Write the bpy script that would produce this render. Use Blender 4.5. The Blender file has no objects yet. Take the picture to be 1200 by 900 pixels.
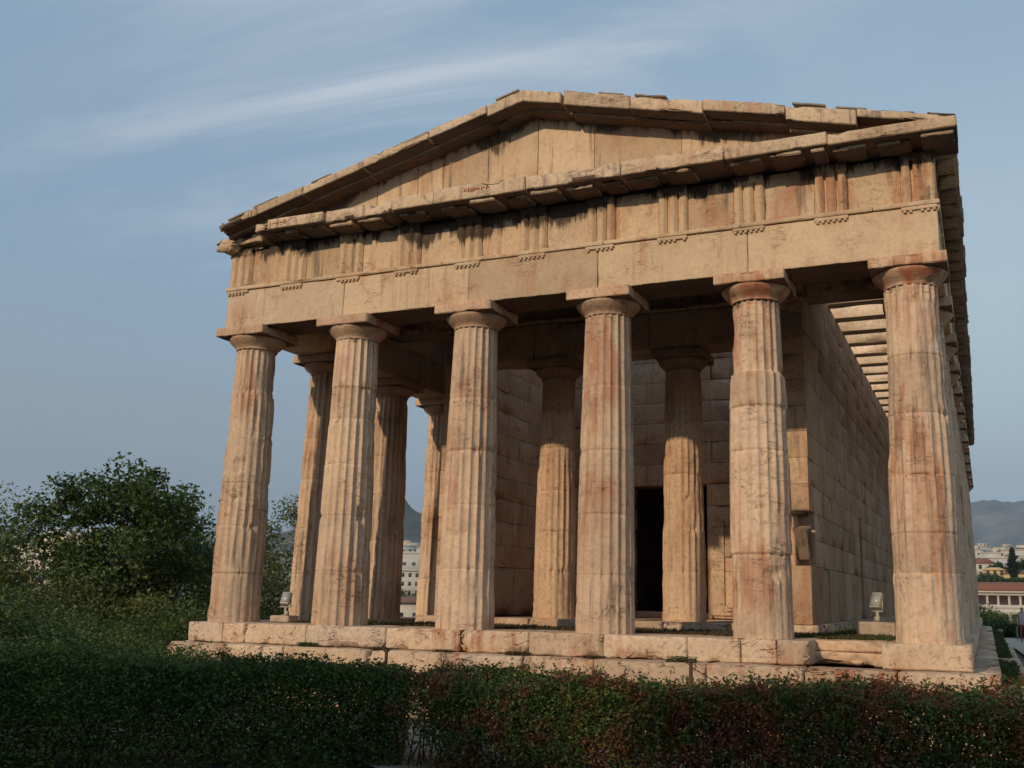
import bpy, math, random
import numpy as np
R = math.radians
rng = np.random.default_rng(7)
random.seed(7)
sc = bpy.context.scene
ROTC, LOCC = 120, (.9, 4.2, 0)
col = sc.collection

# ---------------------------------------------------------------- camera
cam = bpy.data.objects.new('camera', bpy.data.cameras.new('camera'))
col.objects.link(cam)
YAW, PIT, ROL, F = -0.3885, 0.2108, 0.0166, 1155.81
def cam_axes():
    Fv = np.array([math.sin(YAW)*math.cos(PIT), math.cos(YAW)*math.cos(PIT), math.sin(PIT)])
    Rv = np.array([math.cos(YAW), -math.sin(YAW), 0.0]); Uv = np.cross(Rv, Fv)
    return Fv, Rv*math.cos(ROL)+Uv*math.sin(ROL), -Rv*math.sin(ROL)+Uv*math.cos(ROL)
from mathutils import Matrix, Vector
Fv, R2, U2 = cam_axes()
M = Matrix(((R2[0], U2[0], -Fv[0], 7.0773), (R2[1], U2[1], -Fv[1], -14.9231), (R2[2], U2[2], -Fv[2], 0.5624), (0, 0, 0, 1)))
cam.matrix_world = M
cam.data.sensor_width = 36.0
cam.data.lens = 36.0*F/1200.0
cam.data.shift_x = -77.0/1200.0; cam.data.shift_y = 2.64/1200.0
cam.data.clip_start = 0.1
cam.data.clip_end = 60000
sc.camera = cam

# ---------------------------------------------------------------- light
SUN_EL, SUN_AZ = 24.0, 194.0
w = bpy.data.worlds.new('World'); sc.world = w; w.use_nodes = True
nt = w.node_tree; nt.nodes.clear()
def N(nt, t, **k):
    n = nt.nodes.new(t)
    for a, b in k.items():
        if a.startswith('i_'): n.inputs[a[2:].replace('_', ' ')].default_value = b
        else: setattr(n, a, b)
    return n
L = nt.links.new
sky = N(nt, 'ShaderNodeTexSky', sky_type='NISHITA', sun_disc=False, sun_elevation=R(SUN_EL), sun_rotation=R(SUN_AZ), air_density=1.0, dust_density=1.6, ozone_density=1.5, altitude=80)
tc = N(nt, 'ShaderNodeTexCoord')
sep = N(nt, 'ShaderNodeSeparateXYZ'); L(tc.outputs['Generated'], sep.inputs[0])
# wisps: project the direction on a high flat layer
def mth(nt, op, a, b=None, c=None, clamp=False):
    n = nt.nodes.new('ShaderNodeMath'); n.operation = op; n.use_clamp = clamp
    for i, v in enumerate((a, b, c)):
        if v is None: continue
        if isinstance(v, (int, float)): n.inputs[i].default_value = v
        else: nt.links.new(v, n.inputs[i])
    return n.outputs[0]
zz = mth(nt, 'MAXIMUM', mth(nt, 'ADD', sep.outputs[2], 0.06), 0.03)
cx = mth(nt, 'DIVIDE', sep.outputs[0], zz); cy = mth(nt, 'DIVIDE', sep.outputs[1], zz)
cmb = N(nt, 'ShaderNodeCombineXYZ'); L(cx, cmb.inputs[0]); L(cy, cmb.inputs[1])
mp = N(nt, 'ShaderNodeMapping'); L(cmb.outputs[0], mp.inputs[0])
mp.inputs['Rotation'].default_value = (0, 0, R(ROTC)); mp.inputs['Scale'].default_value = (0.55, 2.0, 1); mp.inputs['Location'].default_value = LOCC
n1 = N(nt, 'ShaderNodeTexNoise', i_Scale=1.1, i_Detail=9, i_Roughness=0.62, i_Distortion=0.9); L(mp.outputs[0], n1.inputs['Vector'])
n2 = N(nt, 'ShaderNodeTexNoise', i_Scale=0.45, i_Detail=3, i_Roughness=0.5); L(mp.outputs[0], n2.inputs['Vector'])
r1 = N(nt, 'ShaderNodeMapRange', interpolation_type='SMOOTHSTEP'); L(n1.outputs[0], r1.inputs[0]); r1.inputs[1].default_value = 0.40; r1.inputs[2].default_value = 0.66
r2 = N(nt, 'ShaderNodeMapRange', interpolation_type='SMOOTHSTEP'); L(n2.outputs[0], r2.inputs[0]); r2.inputs[1].default_value = 0.36; r2.inputs[2].default_value = 0.58
# more cloud on the west-north side (left of the view), little on the right
sd = mth(nt, 'ADD', mth(nt, 'MULTIPLY', sep.outputs[0], -1.25), 0.12)
r3 = N(nt, 'ShaderNodeMapRange', interpolation_type='SMOOTHSTEP'); L(sd, r3.inputs[0]); r3.inputs[1].default_value = 0.05; r3.inputs[2].default_value = 0.85; r3.inputs[3].default_value = 0.12
rf = N(nt, 'ShaderNodeMapRange', interpolation_type='SMOOTHSTEP'); L(sep.outputs[2], rf.inputs[0]); rf.inputs[1].default_value = 0.24; rf.inputs[2].default_value = 0.48
cl = mth(nt, 'MULTIPLY', rf.outputs[0], mth(nt, 'MULTIPLY', mth(nt, 'MULTIPLY', r1.outputs[0], r2.outputs[0]), r3.outputs[0]))
# low bands near the horizon
lb = N(nt, 'ShaderNodeMapping'); L(tc.outputs['Generated'], lb.inputs[0]); lb.inputs['Scale'].default_value = (1.6, 1.6, 16)
n3 = N(nt, 'ShaderNodeTexNoise', i_Scale=1.6, i_Detail=6, i_Roughness=0.55); L(lb.outputs[0], n3.inputs['Vector'])
r4 = N(nt, 'ShaderNodeMapRange', interpolation_type='SMOOTHSTEP'); L(n3.outputs[0], r4.inputs[0]); r4.inputs[1].default_value = 0.4; r4.inputs[2].default_value = 0.75
r5 = N(nt, 'ShaderNodeMapRange', interpolation_type='SMOOTHSTEP'); L(sep.outputs[2], r5.inputs[0]); r5.inputs[1].default_value = 0.34; r5.inputs[2].default_value = 0.04
lo = mth(nt, 'MULTIPLY', r4.outputs[0], r5.outputs[0])
HAZ = mth(nt, 'MULTIPLY', r5.outputs[0], 0.9)
mV = N(nt, 'ShaderNodeMix', data_type='RGBA'); mV.inputs[0].default_value = 0.72   # thin high veil over the whole sky
mV.inputs[7].default_value = (3.1, 4.75, 6.4, 1)
SKYMUL = N(nt, 'ShaderNodeMix', data_type='RGBA', blend_type='MULTIPLY'); SKYMUL.inputs[0].default_value = 1.0
L(sky.outputs[0], SKYMUL.inputs[6]); SKYMUL.inputs[7].default_value = (1.0, 0.93, 0.93, 1)
mA = N(nt, 'ShaderNodeMix', data_type='RGBA'); L(HAZ, mA.inputs[0]); L(SKYMUL.outputs[2], mV.inputs[6]); L(mV.outputs[2], mA.inputs[6]); mA.inputs[7].default_value = (3.7, 4.5, 4.95, 1)
gx_ = N(nt, 'ShaderNodeMapRange', interpolation_type='SMOOTHSTEP'); L(sep.outputs[0], gx_.inputs[0]); gx_.inputs[1].default_value = -0.75; gx_.inputs[2].default_value = 0.05
gz_ = N(nt, 'ShaderNodeMapRange', interpolation_type='SMOOTHSTEP'); L(sep.outputs[2], gz_.inputs[0]); gz_.inputs[1].default_value = 0.62; gz_.inputs[2].default_value = 0.20
mG = N(nt, 'ShaderNodeMix', data_type='RGBA'); L(mth(nt, 'MULTIPLY', gx_.outputs[0], mth(nt, 'MULTIPLY', gz_.outputs[0], 0.9)), mG.inputs[0]); mG.inputs[7].default_value = (5.6, 7.0, 7.8, 1)
L(mA.outputs[2], mG.inputs[6])
mB = N(nt, 'ShaderNodeMix', data_type='RGBA'); L(mth(nt, 'MULTIPLY', cl, 0.8), mB.inputs[0]); L(mG.outputs[2], mB.inputs[6]); mB.inputs[7].default_value = (7.4, 7.7, 8.3, 1)
mC = N(nt, 'ShaderNodeMix', data_type='RGBA'); L(mth(nt, 'MULTIPLY', lo, 0.45), mC.inputs[0]); L(mB.outputs[2], mC.inputs[6]); mC.inputs[7].default_value = (3.3, 3.7, 4.0, 1)
bg = N(nt, 'ShaderNodeBackground'); bg.inputs[1].default_value = 0.15; L(mC.outputs[2], bg.inputs[0])
wo = N(nt, 'ShaderNodeOutputWorld'); L(bg.outputs[0], wo.inputs[0])

sl = bpy.data.lights.new('sun', 'SUN'); sl.energy = 4.0; sl.angle = R(1.0); sl.color = (1.0, 0.765, 0.50)
so = bpy.data.objects.new('sun', sl); col.objects.link(so)
sd_ = Vector((math.sin(R(SUN_AZ))*math.cos(R(SUN_EL)), math.cos(R(SUN_AZ))*math.cos(R(SUN_EL)), math.sin(R(SUN_EL))))
so.rotation_euler = sd_.to_track_quat('Z', 'Y').to_euler()
sc.view_settings.view_transform = 'Standard'; sc.view_settings.look = 'None'
sc.view_settings.exposure = -0.55; sc.view_settings.gamma = 1.0
sc.cycles.use_denoising = True
sc.cycles.max_bounces = 6; sc.cycles.transparent_max_bounces = 8; sc.cycles.volume_bounces = 0

# ---------------------------------------------------------------- helpers
def vhash(i, j, k, s):
    h = (i.astype(np.int64)*374761393 + j.astype(np.int64)*668265263 + k.astype(np.int64)*2147483647 + s*974634777) & 0xFFFFFFFF
    h = ((h ^ (h >> 13))*1274126177) & 0xFFFFFFFF
    h = (h ^ (h >> 16)) & 0xFFFF
    return h/65535.0
def vn(P, s=0):
    P = np.asarray(P, float); f = np.floor(P); i, j, k = f[:, 0].astype(np.int64), f[:, 1].astype(np.int64), f[:, 2].astype(np.int64)
    t = P-f; t = t*t*(3-2*t); r = 0
    for a in (0, 1):
        for b in (0, 1):
            for c in (0, 1):
                r = r+vhash(i+a, j+b, k+c, s)*(t[:, 0] if a else 1-t[:, 0])*(t[:, 1] if b else 1-t[:, 1])*(t[:, 2] if c else 1-t[:, 2])
    return r
def fbm(P, s=0, o=4):
    P = np.asarray(P, float); r = 0; a = .5; tot = 0
    for q in range(o):
        r = r+a*vn(P*(2**q)+q*17.3, s+q); tot += a; a *= .55
    return r/tot
def sstep(a, b, x):
    t = np.clip((x-a)/(b-a), 0, 1); return t*t*(3-2*t)

def mesh_np(name, V, Fq, mat, parent=None, smooth=False, tint=None):
    """V (n,3), Fq list/array of quads or tris"""
    me = bpy.data.meshes.new(name)
    V = np.asarray(V, dtype=np.float32)
    if isinstance(Fq, np.ndarray):
        k = Fq.shape[1]; n = Fq.shape[0]
        me.vertices.add(len(V)); me.vertices.foreach_set('co', V.ravel())
        me.loops.add(n*k); me.loops.foreach_set('vertex_index', Fq.astype(np.int32).ravel())
        me.polygons.add(n); me.polygons.foreach_set('loop_start', np.arange(0, n*k, k, dtype=np.int32))
        me.polygons.foreach_set('loop_total', np.full(n, k, dtype=np.int32))
    else:
        me.from_pydata([tuple(map(float, v)) for v in V], [], [tuple(map(int, f)) for f in Fq])
    if smooth: me.polygons.foreach_set('use_smooth', np.ones(len(me.polygons), dtype=bool))
    me.update(calc_edges=True)
    if tint is not None:
        at_ = me.attributes.new('block_tone', 'FLOAT', 'FACE'); at_.data.foreach_set('value', np.asarray(tint, dtype=np.float32))
    me.validate()
    for m in (mat if isinstance(mat, list) else [mat]): me.materials.append(m)
    o = bpy.data.objects.new(name, me); col.objects.link(o)
    if parent is not None: o.parent = parent
    return o
class MB:
    """collects quads of several shapes into one mesh"""
    def __init__(s): s.V = []; s.F = []; s.n = 0; s.T = []; s.t = .5
    def add(s, V, Fq):
        s.V.append(np.asarray(V, float)); s.F.append(np.asarray(Fq, int)+s.n); s.n += len(V); s.T.append(np.full(len(Fq), s.t)); return s
    def build(s, name, mat, parent=None, smooth=False, loc=None):
        V = np.concatenate(s.V); Fq = np.concatenate(s.F)
        return mesh_np(name, V, Fq, mat, parent, smooth, np.concatenate(s.T))
CF = np.array([[0, 3, 2, 1], [4, 5, 6, 7], [0, 1, 5, 4], [1, 2, 6, 5], [2, 3, 7, 6], [3, 0, 4, 7]])
def box(mb, x0, x1, y0, y1, z0, z1, T=None):
    V = np.array([[x0, y0, z0], [x1, y0, z0], [x1, y1, z0], [x0, y1, z0], [x0, y0, z1], [x1, y0, z1], [x1, y1, z1], [x0, y1, z1]], float)
    if T is not None: V = T(V)
    mb.add(V, CF)
def lines(a, b, res, e=0.018):
    Lh = b-a; e = min(e, Lh/4); n = max(1, int(round((Lh-2*e)/res)))
    if res < .15 and Lh > .12: return np.concatenate([[a, a+.011], np.linspace(a+.03, b-.03, n+1), [b-.011, b]])
    return np.concatenate([[a], np.linspace(a+e, b-e, n+1), [b]])
def block(mb, x0, x1, y0, y1, z0, z1, res=.12, wear=.012, chip=.05, rough=.004, seed=0, fr=2.2, thr=.62, T=None, rr=.07):
    """weathered stone block: worn edges, chips, slightly uneven faces"""
    mb.t = (math.sin(seed*12.9898+x0*7.13+y0*3.77+z0*5.31)*43758.5453) % 1.0
    X, Y, Z = lines(x0, x1, res), lines(y0, y1, res), lines(z0, z1, res)
    lo = np.array([x0, y0, z0]); hi = np.array([x1, y1, z1])
    for ax, (A, B) in ((0, (Y, Z)), (1, (X, Z)), (2, (X, Y))):
        for side in (0, 1):
            a, b = np.meshgrid(A, B, indexing='ij'); na, nb = a.shape
            c = np.full(a.size, (lo if side == 0 else hi)[ax])
            P = {0: (c, a.ravel(), b.ravel()), 1: (a.ravel(), c, b.ravel()), 2: (a.ravel(), b.ravel(), c)}[ax]
            P = np.stack(P, 1)
            d = np.minimum(P-lo, hi-P)
            n_ = fbm(P*6+seed*3.1, seed, 3); ch = sstep(thr, thr+.16, fbm(P*fr+seed*7.7, seed+50, 3))
            W = .75*wear*(.2+1.3*n_)+chip*ch
            Q = P.copy(); cen = (lo+hi)/2
            for q in range(3):
                on = d[:, q] < 1e-6
                oth = np.min(np.delete(d, q, 1), axis=1)
                rad = rr*(.4+ch*1.6)+.004
                f = np.clip(1-oth/rad, 0, 1)
                f = f*f*f*(.5+.5*f)
                Q[:, q] += np.where(on, np.sign(cen[q]-P[:, q])*np.minimum(W*f, .4*(hi-lo)[q]), 0)
            if rough:
                for q in range(3): Q[:, q] += rough*2*(fbm(P*3.3+q*31+seed, 90+q, 3)-.5)
            if T is not None: Q = T(Q)
            I = np.arange(na*nb).reshape(na, nb)
            Fq = np.stack([I[:-1, :-1].ravel(), I[1:, :-1].ravel(), I[1:, 1:].ravel(), I[:-1, 1:].ravel()], 1)
            flip = (ax == 1) ^ (side == 0)
            if flip: Fq = Fq[:, ::-1]
            mb.add(Q, Fq)
    mb.t = .5
def empty(name, loc=(0, 0, 0)):
    o = bpy.data.objects.new(name, None); col.objects.link(o); o.location = loc; o.empty_display_size = .3
    return o
def tag(o, label=None, cat=None, group=None, kind=None):
    if label: o['label'] = label
    if cat: o['category'] = cat
    if group: o['group'] = group
    if kind: o['kind'] = kind
    return o
def crust_shade_under(o, lim=-.6):  # darkens down-facing faces: soot plus painted underside shade
    me = o.data; me.materials.append(M_crust_shade)
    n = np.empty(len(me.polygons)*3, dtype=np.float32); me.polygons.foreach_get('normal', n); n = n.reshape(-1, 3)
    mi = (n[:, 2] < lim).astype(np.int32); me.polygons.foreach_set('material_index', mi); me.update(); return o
def copy_tree(o, parent=None, loc=None):
    c = o.copy(); col.objects.link(c); c.parent = parent
    if loc is not None: c.location = loc
    for ch in list(o.children): copy_tree(ch, c)
    return c

# ---------------------------------------------------------------- materials
def mat(name):
    m = bpy.data.materials.new(name); m.use_nodes = True; nt = m.node_tree; nt.nodes.clear()
    o = N(nt, 'ShaderNodeOutputMaterial'); b = N(nt, 'ShaderNodeBsdfPrincipled'); nt.links.new(b.outputs[0], o.inputs[0])
    return m, nt, b
def ramp(nt, src, stops):
    r = nt.nodes.new('ShaderNodeValToRGB'); e = r.color_ramp.elements
    while len(e) > 1: e.remove(e[-1])
    e[0].position = stops[0][0]; e[0].color = (*stops[0][1], 1)
    for p, c in stops[1:]:
        q = e.new(p); q.color = (*c, 1)
    nt.links.new(src, r.inputs[0]); return r.outputs[0]
def mapr(nt, src, a, b, c=0., d=1., smooth=True):
    n = nt.nodes.new('ShaderNodeMapRange')
    if smooth: n.interpolation_type = 'SMOOTHSTEP'
    nt.links.new(src, n.inputs[0])
    for i, v in enumerate((a, b, c, d)): n.inputs[i+1].default_value = v
    return n.outputs[0]
def pos(nt, scale=(1, 1, 1), loc=(0, 0, 0)):
    g = nt.nodes.new('ShaderNodeNewGeometry'); m = nt.nodes.new('ShaderNodeMapping')
    m.inputs['Scale'].default_value = scale; m.inputs['Location'].default_value = loc
    nt.links.new(g.outputs['Position'], m.inputs[0]); return m.outputs[0]
def noise(nt, v, s, d=5, r=.6, dist=0.):
    n = N(nt, 'ShaderNodeTexNoise', i_Scale=s, i_Detail=d, i_Roughness=r, i_Distortion=dist); nt.links.new(v, n.inputs['Vector']); return n.outputs[0]
def mixc(nt, f, a, b, mode='MIX'):
    n = N(nt, 'ShaderNodeMix', data_type='RGBA', blend_type=mode)
    for i, v in ((0, f), (6, a), (7, b)):
        if isinstance(v, (int, float)): n.inputs[i].default_value = v
        elif isinstance(v, tuple): n.inputs[i].default_value = (*v, 1)
        else: nt.links.new(v, n.inputs[i])
    return n.outputs[2]
def marble(name, light=(.55, .41, .27), mid=(.50, .36, .235), rust=.35, streak=.35, grime=.3, dark=(.09, .065, .05), bump=.5, loc=(0, 0, 0), veins=.6, crust_shade=None, tone=.14, soft=0.):
    m, nt, b = mat(name)
    p = pos(nt, loc=loc)
    base = ramp(nt, noise(nt, p, .9, 6, .62, .4), [(.3, mid), (.5, light), (.72, tuple(min(1, c*1.12) for c in light))])
    fine = noise(nt, p, 14, 6, .7)
    base = mixc(nt, 1.0, base, ramp(nt, fine, [(.28, tuple(q+(1-q)*soft for q in (.58, .55, .52))), (.48, (.98, .98, .98)), (.72, (1.13-.1*soft,)*3)]), 'MULTIPLY')
    ta = nt.nodes.new('ShaderNodeAttribute'); ta.attribute_name = 'block_tone'
    base = mixc(nt, 1.0, base, ramp(nt, ta.outputs['Fac'], [(0, tuple(1-tone*q for q in (1.3, 1.35, 1.3))), (.45, (1, 1, 1)), (.8, (1+tone*.7, 1+tone*.75, 1+tone*.9)), (1.0, (1-tone*.3, 1-tone*.1, 1+tone*.4))]), 'MULTIPLY')
    # iron rust patches and vertical rust runs
    pv = pos(nt, (3.2, 3.2, .55), loc)
    rs = noise(nt, pv, 1.0, 6, .65, .7)
    rp = noise(nt, p, .55, 3, .5)
    rm = mth(nt, 'MULTIPLY', mapr(nt, rs, .44, .62), mapr(nt, rp, .44, .60))
    base = mixc(nt, mth(nt, 'MULTIPLY', rm, rust), base, (.36, .13, .06))
    # black crust and rain streaks
    ps = pos(nt, (7, 7, .45), loc)
    ss = noise(nt, ps, 1.0, 5, .7, .3)
    sm = mth(nt, 'MULTIPLY', mapr(nt, ss, .52, .66), mapr(nt, noise(nt, p, .7, 4, .6), .42, .56))
    base = mixc(nt, mth(nt, 'MULTIPLY', sm, streak), base, dark)
    gp = mapr(nt, noise(nt, p, 2.3, 8, .75, .6), .54, .70)
    base = mixc(nt, mth(nt, 'MULTIPLY', gp, grime), base, tuple(c*1.6 for c in dark))
    if crust_shade is not None:   # ragged soot crust in drips, with shade under the overhangs painted in
        g_ = nt.nodes.new('ShaderNodeNewGeometry'); sp_ = nt.nodes.new('ShaderNodeSeparateXYZ'); nt.links.new(g_.outputs['Position'], sp_.inputs[0])
        big = noise(nt, pos(nt, (.55, .55, .1), loc), 1.0, 2, .5); drip = noise(nt, pos(nt, (8, 8, .5), loc), 1.0, 5, .75); mid_ = noise(nt, pos(nt, (2.2, 2.2, 1.2), loc), 1.0, 4, .65)
        zl = mth(nt, 'SUBTRACT', crust_shade[0], mth(nt, 'MULTIPLY', mth(nt, 'SUBTRACT', mth(nt, 'ADD', mth(nt, 'ADD', mth(nt, 'MULTIPLY', big, 1.5), mth(nt, 'MULTIPLY', drip, .8)), mth(nt, 'MULTIPLY', mid_, .8)), 1.55), crust_shade[1]))
        cz_ = mth(nt, 'SUBTRACT', sp_.outputs[2], mth(nt, 'ADD', zl, mth(nt, 'MULTIPLY', mth(nt, 'ABSOLUTE', sp_.outputs[0]), -crust_shade[3])))
        cm = mth(nt, 'MULTIPLY', mapr(nt, cz_, -.05, .12), mapr(nt, fine, .30, .5, .75, 1.0))
        base = mixc(nt, mth(nt, 'MULTIPLY', cm, crust_shade[2]), base, (.035, .024, .018))
    # bedding veins: thin wavy near-horizontal lines
    pb = pos(nt, (.8, .8, 2.6), loc)
    vnn = noise(nt, pb, 1.7, 7, .6, .5)
    vv = mth(nt, 'ABSOLUTE', mth(nt, 'SUBTRACT', vnn, .5))
    vm = mth(nt, 'MULTIPLY', mapr(nt, vv, .008, .0, 0, 1), mapr(nt, noise(nt, p, 1.1, 3, .5), .50, .6))
    base = mixc(nt, mth(nt, 'MULTIPLY', vm, veins), base, (.07, .045, .035))
    nt.links.new(base, b.inputs['Base Color'])
    b.inputs['Roughness'].default_value = .82; b.inputs['Specular IOR Level'].default_value = .25
    h = mth(nt, 'ADD', mth(nt, 'MULTIPLY', fine, .5), mth(nt, 'MULTIPLY', noise(nt, p, 55, 4, .7), .3))
    pits = mapr(nt, noise(nt, p, 8, 4, .65, .5), .62, .72)
    h = mth(nt, 'SUBTRACT', h, mth(nt, 'MULTIPLY', pits, .9))
    h = mth(nt, 'SUBTRACT', h, mth(nt, 'MULTIPLY', vm, 1.4))
    bp = N(nt, 'ShaderNodeBump', i_Strength=bump, i_Distance=.02); nt.links.new(h, bp.inputs['Height']); nt.links.new(bp.outputs[0], b.inputs['Normal'])
    return m
M_ent = marble('marble_entablature', rust=.40, streak=.30, grime=.12, soft=.55)
M_fri = marble('marble_frieze', rust=.65, streak=.6, grime=.25, crust_shade=(7.18, 1.05, .93, 0.0), light=(.55, .40, .26), soft=.3, loc=(3, 0, 0))
M_tym = marble('marble_tympanum', rust=.55, streak=.6, grime=.15, crust_shade=(9.02, .8, .88, .245), light=(.57, .42, .28), soft=.5, loc=(9, 2, 5))
M_col = marble('marble_column', rust=.60, streak=.55, grime=.35, crust_shade=(5.5, 1.0, .75, 0.0), light=(.575, .42, .295), mid=(.49, .345, .24), soft=.2, tone=.12, bump=.6)
M_cap = marble('marble_capital', rust=.95, streak=.5, grime=.6, light=(.55, .38, .26), mid=(.46, .28, .18), loc=(5, 1, 8))
M_cor = marble('marble_cornice', rust=.35, streak=.6, grime=.9, light=(.56, .42, .29), bump=.7, loc=(0, 5, 0))
M_step = marble('marble_step', rust=.8, streak=.15, grime=.95, light=(.56, .42, .30), bump=1.0, veins=1.0, tone=.2, loc=(7, 0, 3))
M_wall = marble('marble_wall', rust=.35, streak=.4, grime=.45, light=(.56, .39, .26), mid=(.44, .30, .20), loc=(1, 9, 0))
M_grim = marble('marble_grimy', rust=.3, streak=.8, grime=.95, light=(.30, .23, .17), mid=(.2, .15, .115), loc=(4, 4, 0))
M_dark = marble('dark_stone', rust=.1, streak=.7, grime=.9, light=(.13, .10, .08), mid=(.09, .07, .055))
M_crust_shade = marble('soot_and_shade', rust=.25, streak=.5, grime=.6, light=(.10, .072, .052), mid=(.055, .04, .03), loc=(2, 2, 2))  # sooty stone, darkened further to paint in shade on undersides
M_tile = marble('roof_tile', rust=.2, streak=.5, grime=.9, light=(.30, .25, .20), mid=(.2, .165, .13))
def plain(name, c, rough=.8, n=.15, s=6, spec=.3, metal=0):
    m, nt, b = mat(name); p = pos(nt)
    f = noise(nt, p, s, 5, .65)
    base = mixc(nt, 1.0, c, ramp(nt, f, [(.25, (1-n*2,)*3), (.5, (1,)*3), (.75, (1+n,)*3)]), 'MULTIPLY')
    nt.links.new(base, b.inputs['Base Color']); b.inputs['Roughness'].default_value = rough; b.inputs['Metallic'].default_value = metal
    b.inputs['Specular IOR Level'].default_value = spec
    return m
def leafmat(name, stops, s=9, trans=.25, s2=.8):
    m, nt, b = mat(name); p = pos(nt)
    f = mth(nt, 'ADD', mth(nt, 'MULTIPLY', noise(nt, p, s, 3, .7), .65), mth(nt, 'MULTIPLY', noise(nt, p, s2, 3, .6), .35))
    c = ramp(nt, f, stops); nt.links.new(c, b.inputs['Base Color'])
    b.inputs['Roughness'].default_value = .55; b.inputs['Specular IOR Level'].default_value = .35
    o = [n for n in nt.nodes if n.type == 'OUTPUT_MATERIAL'][0]
    t = N(nt, 'ShaderNodeBsdfTranslucent'); nt.links.new(c, t.inputs[0]); mx = N(nt, 'ShaderNodeMixShader'); mx.inputs[0].default_value = trans
    nt.links.new(b.outputs[0], mx.inputs[1]); nt.links.new(t.outputs[0], mx.inputs[2]); nt.links.new(mx.outputs[0], o.inputs[0])
    return m
M_hedge = leafmat('hedge_leaf', [(.32, (.022, .045, .010)), (.5, (.055, .10, .02)), (.66, (.12, .16, .035))])
M_hedge_red = leafmat('hedge_leaf_mixed', [(.34, (.02, .042, .01)), (.44, (.055, .095, .02)), (.49, (.10, .12, .03)), (.53, (.13, .06, .025)), (.64, (.22, .07, .03))], s=4, s2=.9)
M_tree = leafmat('tree_leaf', [(.32, (.022, .045, .010)), (.5, (.055, .095, .02)), (.66, (.11, .14, .035))])
M_olive = leafmat('olive_leaf', [(.32, (.05, .07, .018)), (.5, (.11, .135, .035)), (.66, (.17, .18, .055))])
M_far = leafmat('far_leaf', [(.32, (.02, .04, .012)), (.5, (.04, .07, .02)), (.66, (.07, .10, .035))], s=1.5)
M_cyp = leafmat('cypress_leaf', [(.3, (.008, .018, .008)), (.6, (.02, .036, .014))], s=3)
M_grass = leafmat('grass_blade', [(.3, (.03, .05, .012)), (.5, (.06, .085, .02)), (.7, (.12, .12, .04))], s=5)
M_bark = plain('bark', (.07, .05, .035), .9, .3, 12)
M_twig = plain('twig', (.085, .05, .038), .9, .3, 12)
M_flower = plain('flower_petal', (.8, .8, .78), .6, .05)
M_white = plain('painted_metal_cream', (.40, .38, .31), .45, .08, 20, .5)
M_metal = plain('grey_metal', (.25, .25, .24), .45, .15, 20, .5, .7)
M_rust = plain('rusty_iron', (.09, .05, .035), .85, .3, 30)
M_glass = plain('lamp_glass', (.35, .38, .40), .15, .05, 10, .8)
M_paleblock = plain('pale_block', (.42, .33, .26), .9, .2, 8)

# ---------------------------------------------------------------- ground and terrain
TZ = -1.3
def terr_r(r):
    return np.interp(r, [0, 70, 130, 200, 280, 400, 700, 1500, 2600, 4500, 12000], [TZ, TZ-.1, -4.5, -8.5, -8.5, 8.5, 24, 58, 88, 130, 190])
def terr(x, y):
    x = np.asarray(x, float); y = np.asarray(y, float); r = np.hypot(x, y)
    P = np.stack([x/160, y/160, np.zeros_like(x)], -1).reshape(-1, 3)
    n = (fbm(P, 5, 3)-.5).reshape(x.shape)
    # the hill falls away on the north side behind the trees
    nh = sstep(12, 60, -x)*6*sstep(260, 120, r)
    return terr_r(r)-nh*(r < 400)+n*np.clip((r-120)/600, 0, 1)*14
def make_ground():
    rs = np.concatenate([[0.0], np.linspace(3, 60, 20), 60*np.power(200, np.linspace(.02, 1, 60))])
    th = np.linspace(0, 2*math.pi, 145)[:-1]
    V = []
    for r in rs: V.append(np.stack([r*np.cos(th), r*np.sin(th)], 1))
    V = np.concatenate(V); z = terr(V[:, 0], V[:, 1]); r = np.hypot(V[:, 0], V[:, 1])
    z = z+np.where(r < 60, .05*(fbm(np.stack([V[:, 0]*.4, V[:, 1]*.4, 0*z], 1), 3)-.5), 0)
    V = np.column_stack([V, z]); n = len(th); Fq = []
    for i in range(len(rs)-1):
        a = np.arange(n); Fq.append(np.stack([i*n+a, (i+1)*n+a, (i+1)*n+(a+1) % n, i*n+(a+1) % n], 1))
    m, nt, b = mat('ground_soil'); p = pos(nt)
    near = mixc(nt, mapr(nt, noise(nt, p, .35, 5, .6), .42, .6), (.17, .13, .095), (.09, .075, .045))
    near = mixc(nt, 1.0, near, ramp(nt, noise(nt, p, 30, 4, .8), [(.3, (.5, .5, .5)), (.5, (1, 1, 1)), (.7, (1.3, 1.3, 1.3))]), 'MULTIPLY')
    far = mixc(nt, mapr(nt, noise(nt, p, .02, 5, .7), .45, .6), (.05, .07, .03), (.24, .21, .17))
    g = nt.nodes.new('ShaderNodeNewGeometry'); le = nt.nodes.new('ShaderNodeVectorMath'); le.operation = 'LENGTH'; nt.links.new(g.outputs['Position'], le.inputs[0])
    c = mixc(nt, mapr(nt, le.outputs['Value'], 60, 140), near, far)
    nt.links.new(c, b.inputs['Base Color']); b.inputs['Roughness'].default_value = .95
    bp = N(nt, 'ShaderNodeBump', i_Strength=.5, i_Distance=.03); nt.links.new(noise(nt, p, 25, 5, .7), bp.inputs['Height']); nt.links.new(bp.outputs[0], b.inputs['Normal'])
    o = mesh_np('ground', V, np.concatenate(Fq), m, smooth=True); tag(o, kind='structure')
make_ground()
def sheet(name, pts, z, m, kind='structure'):
    V = [(x, y, z) for x, y in pts]
    o = mesh_np(name, np.array(V), [list(range(len(V)))], m); tag(o, kind=kind); return o
M_gravel = plain('gravel', (.27, .23, .19), .95, .35, 40)
M_path = plain('path_stone', (.42, .36, .29), .9, .2, 5)
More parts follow.
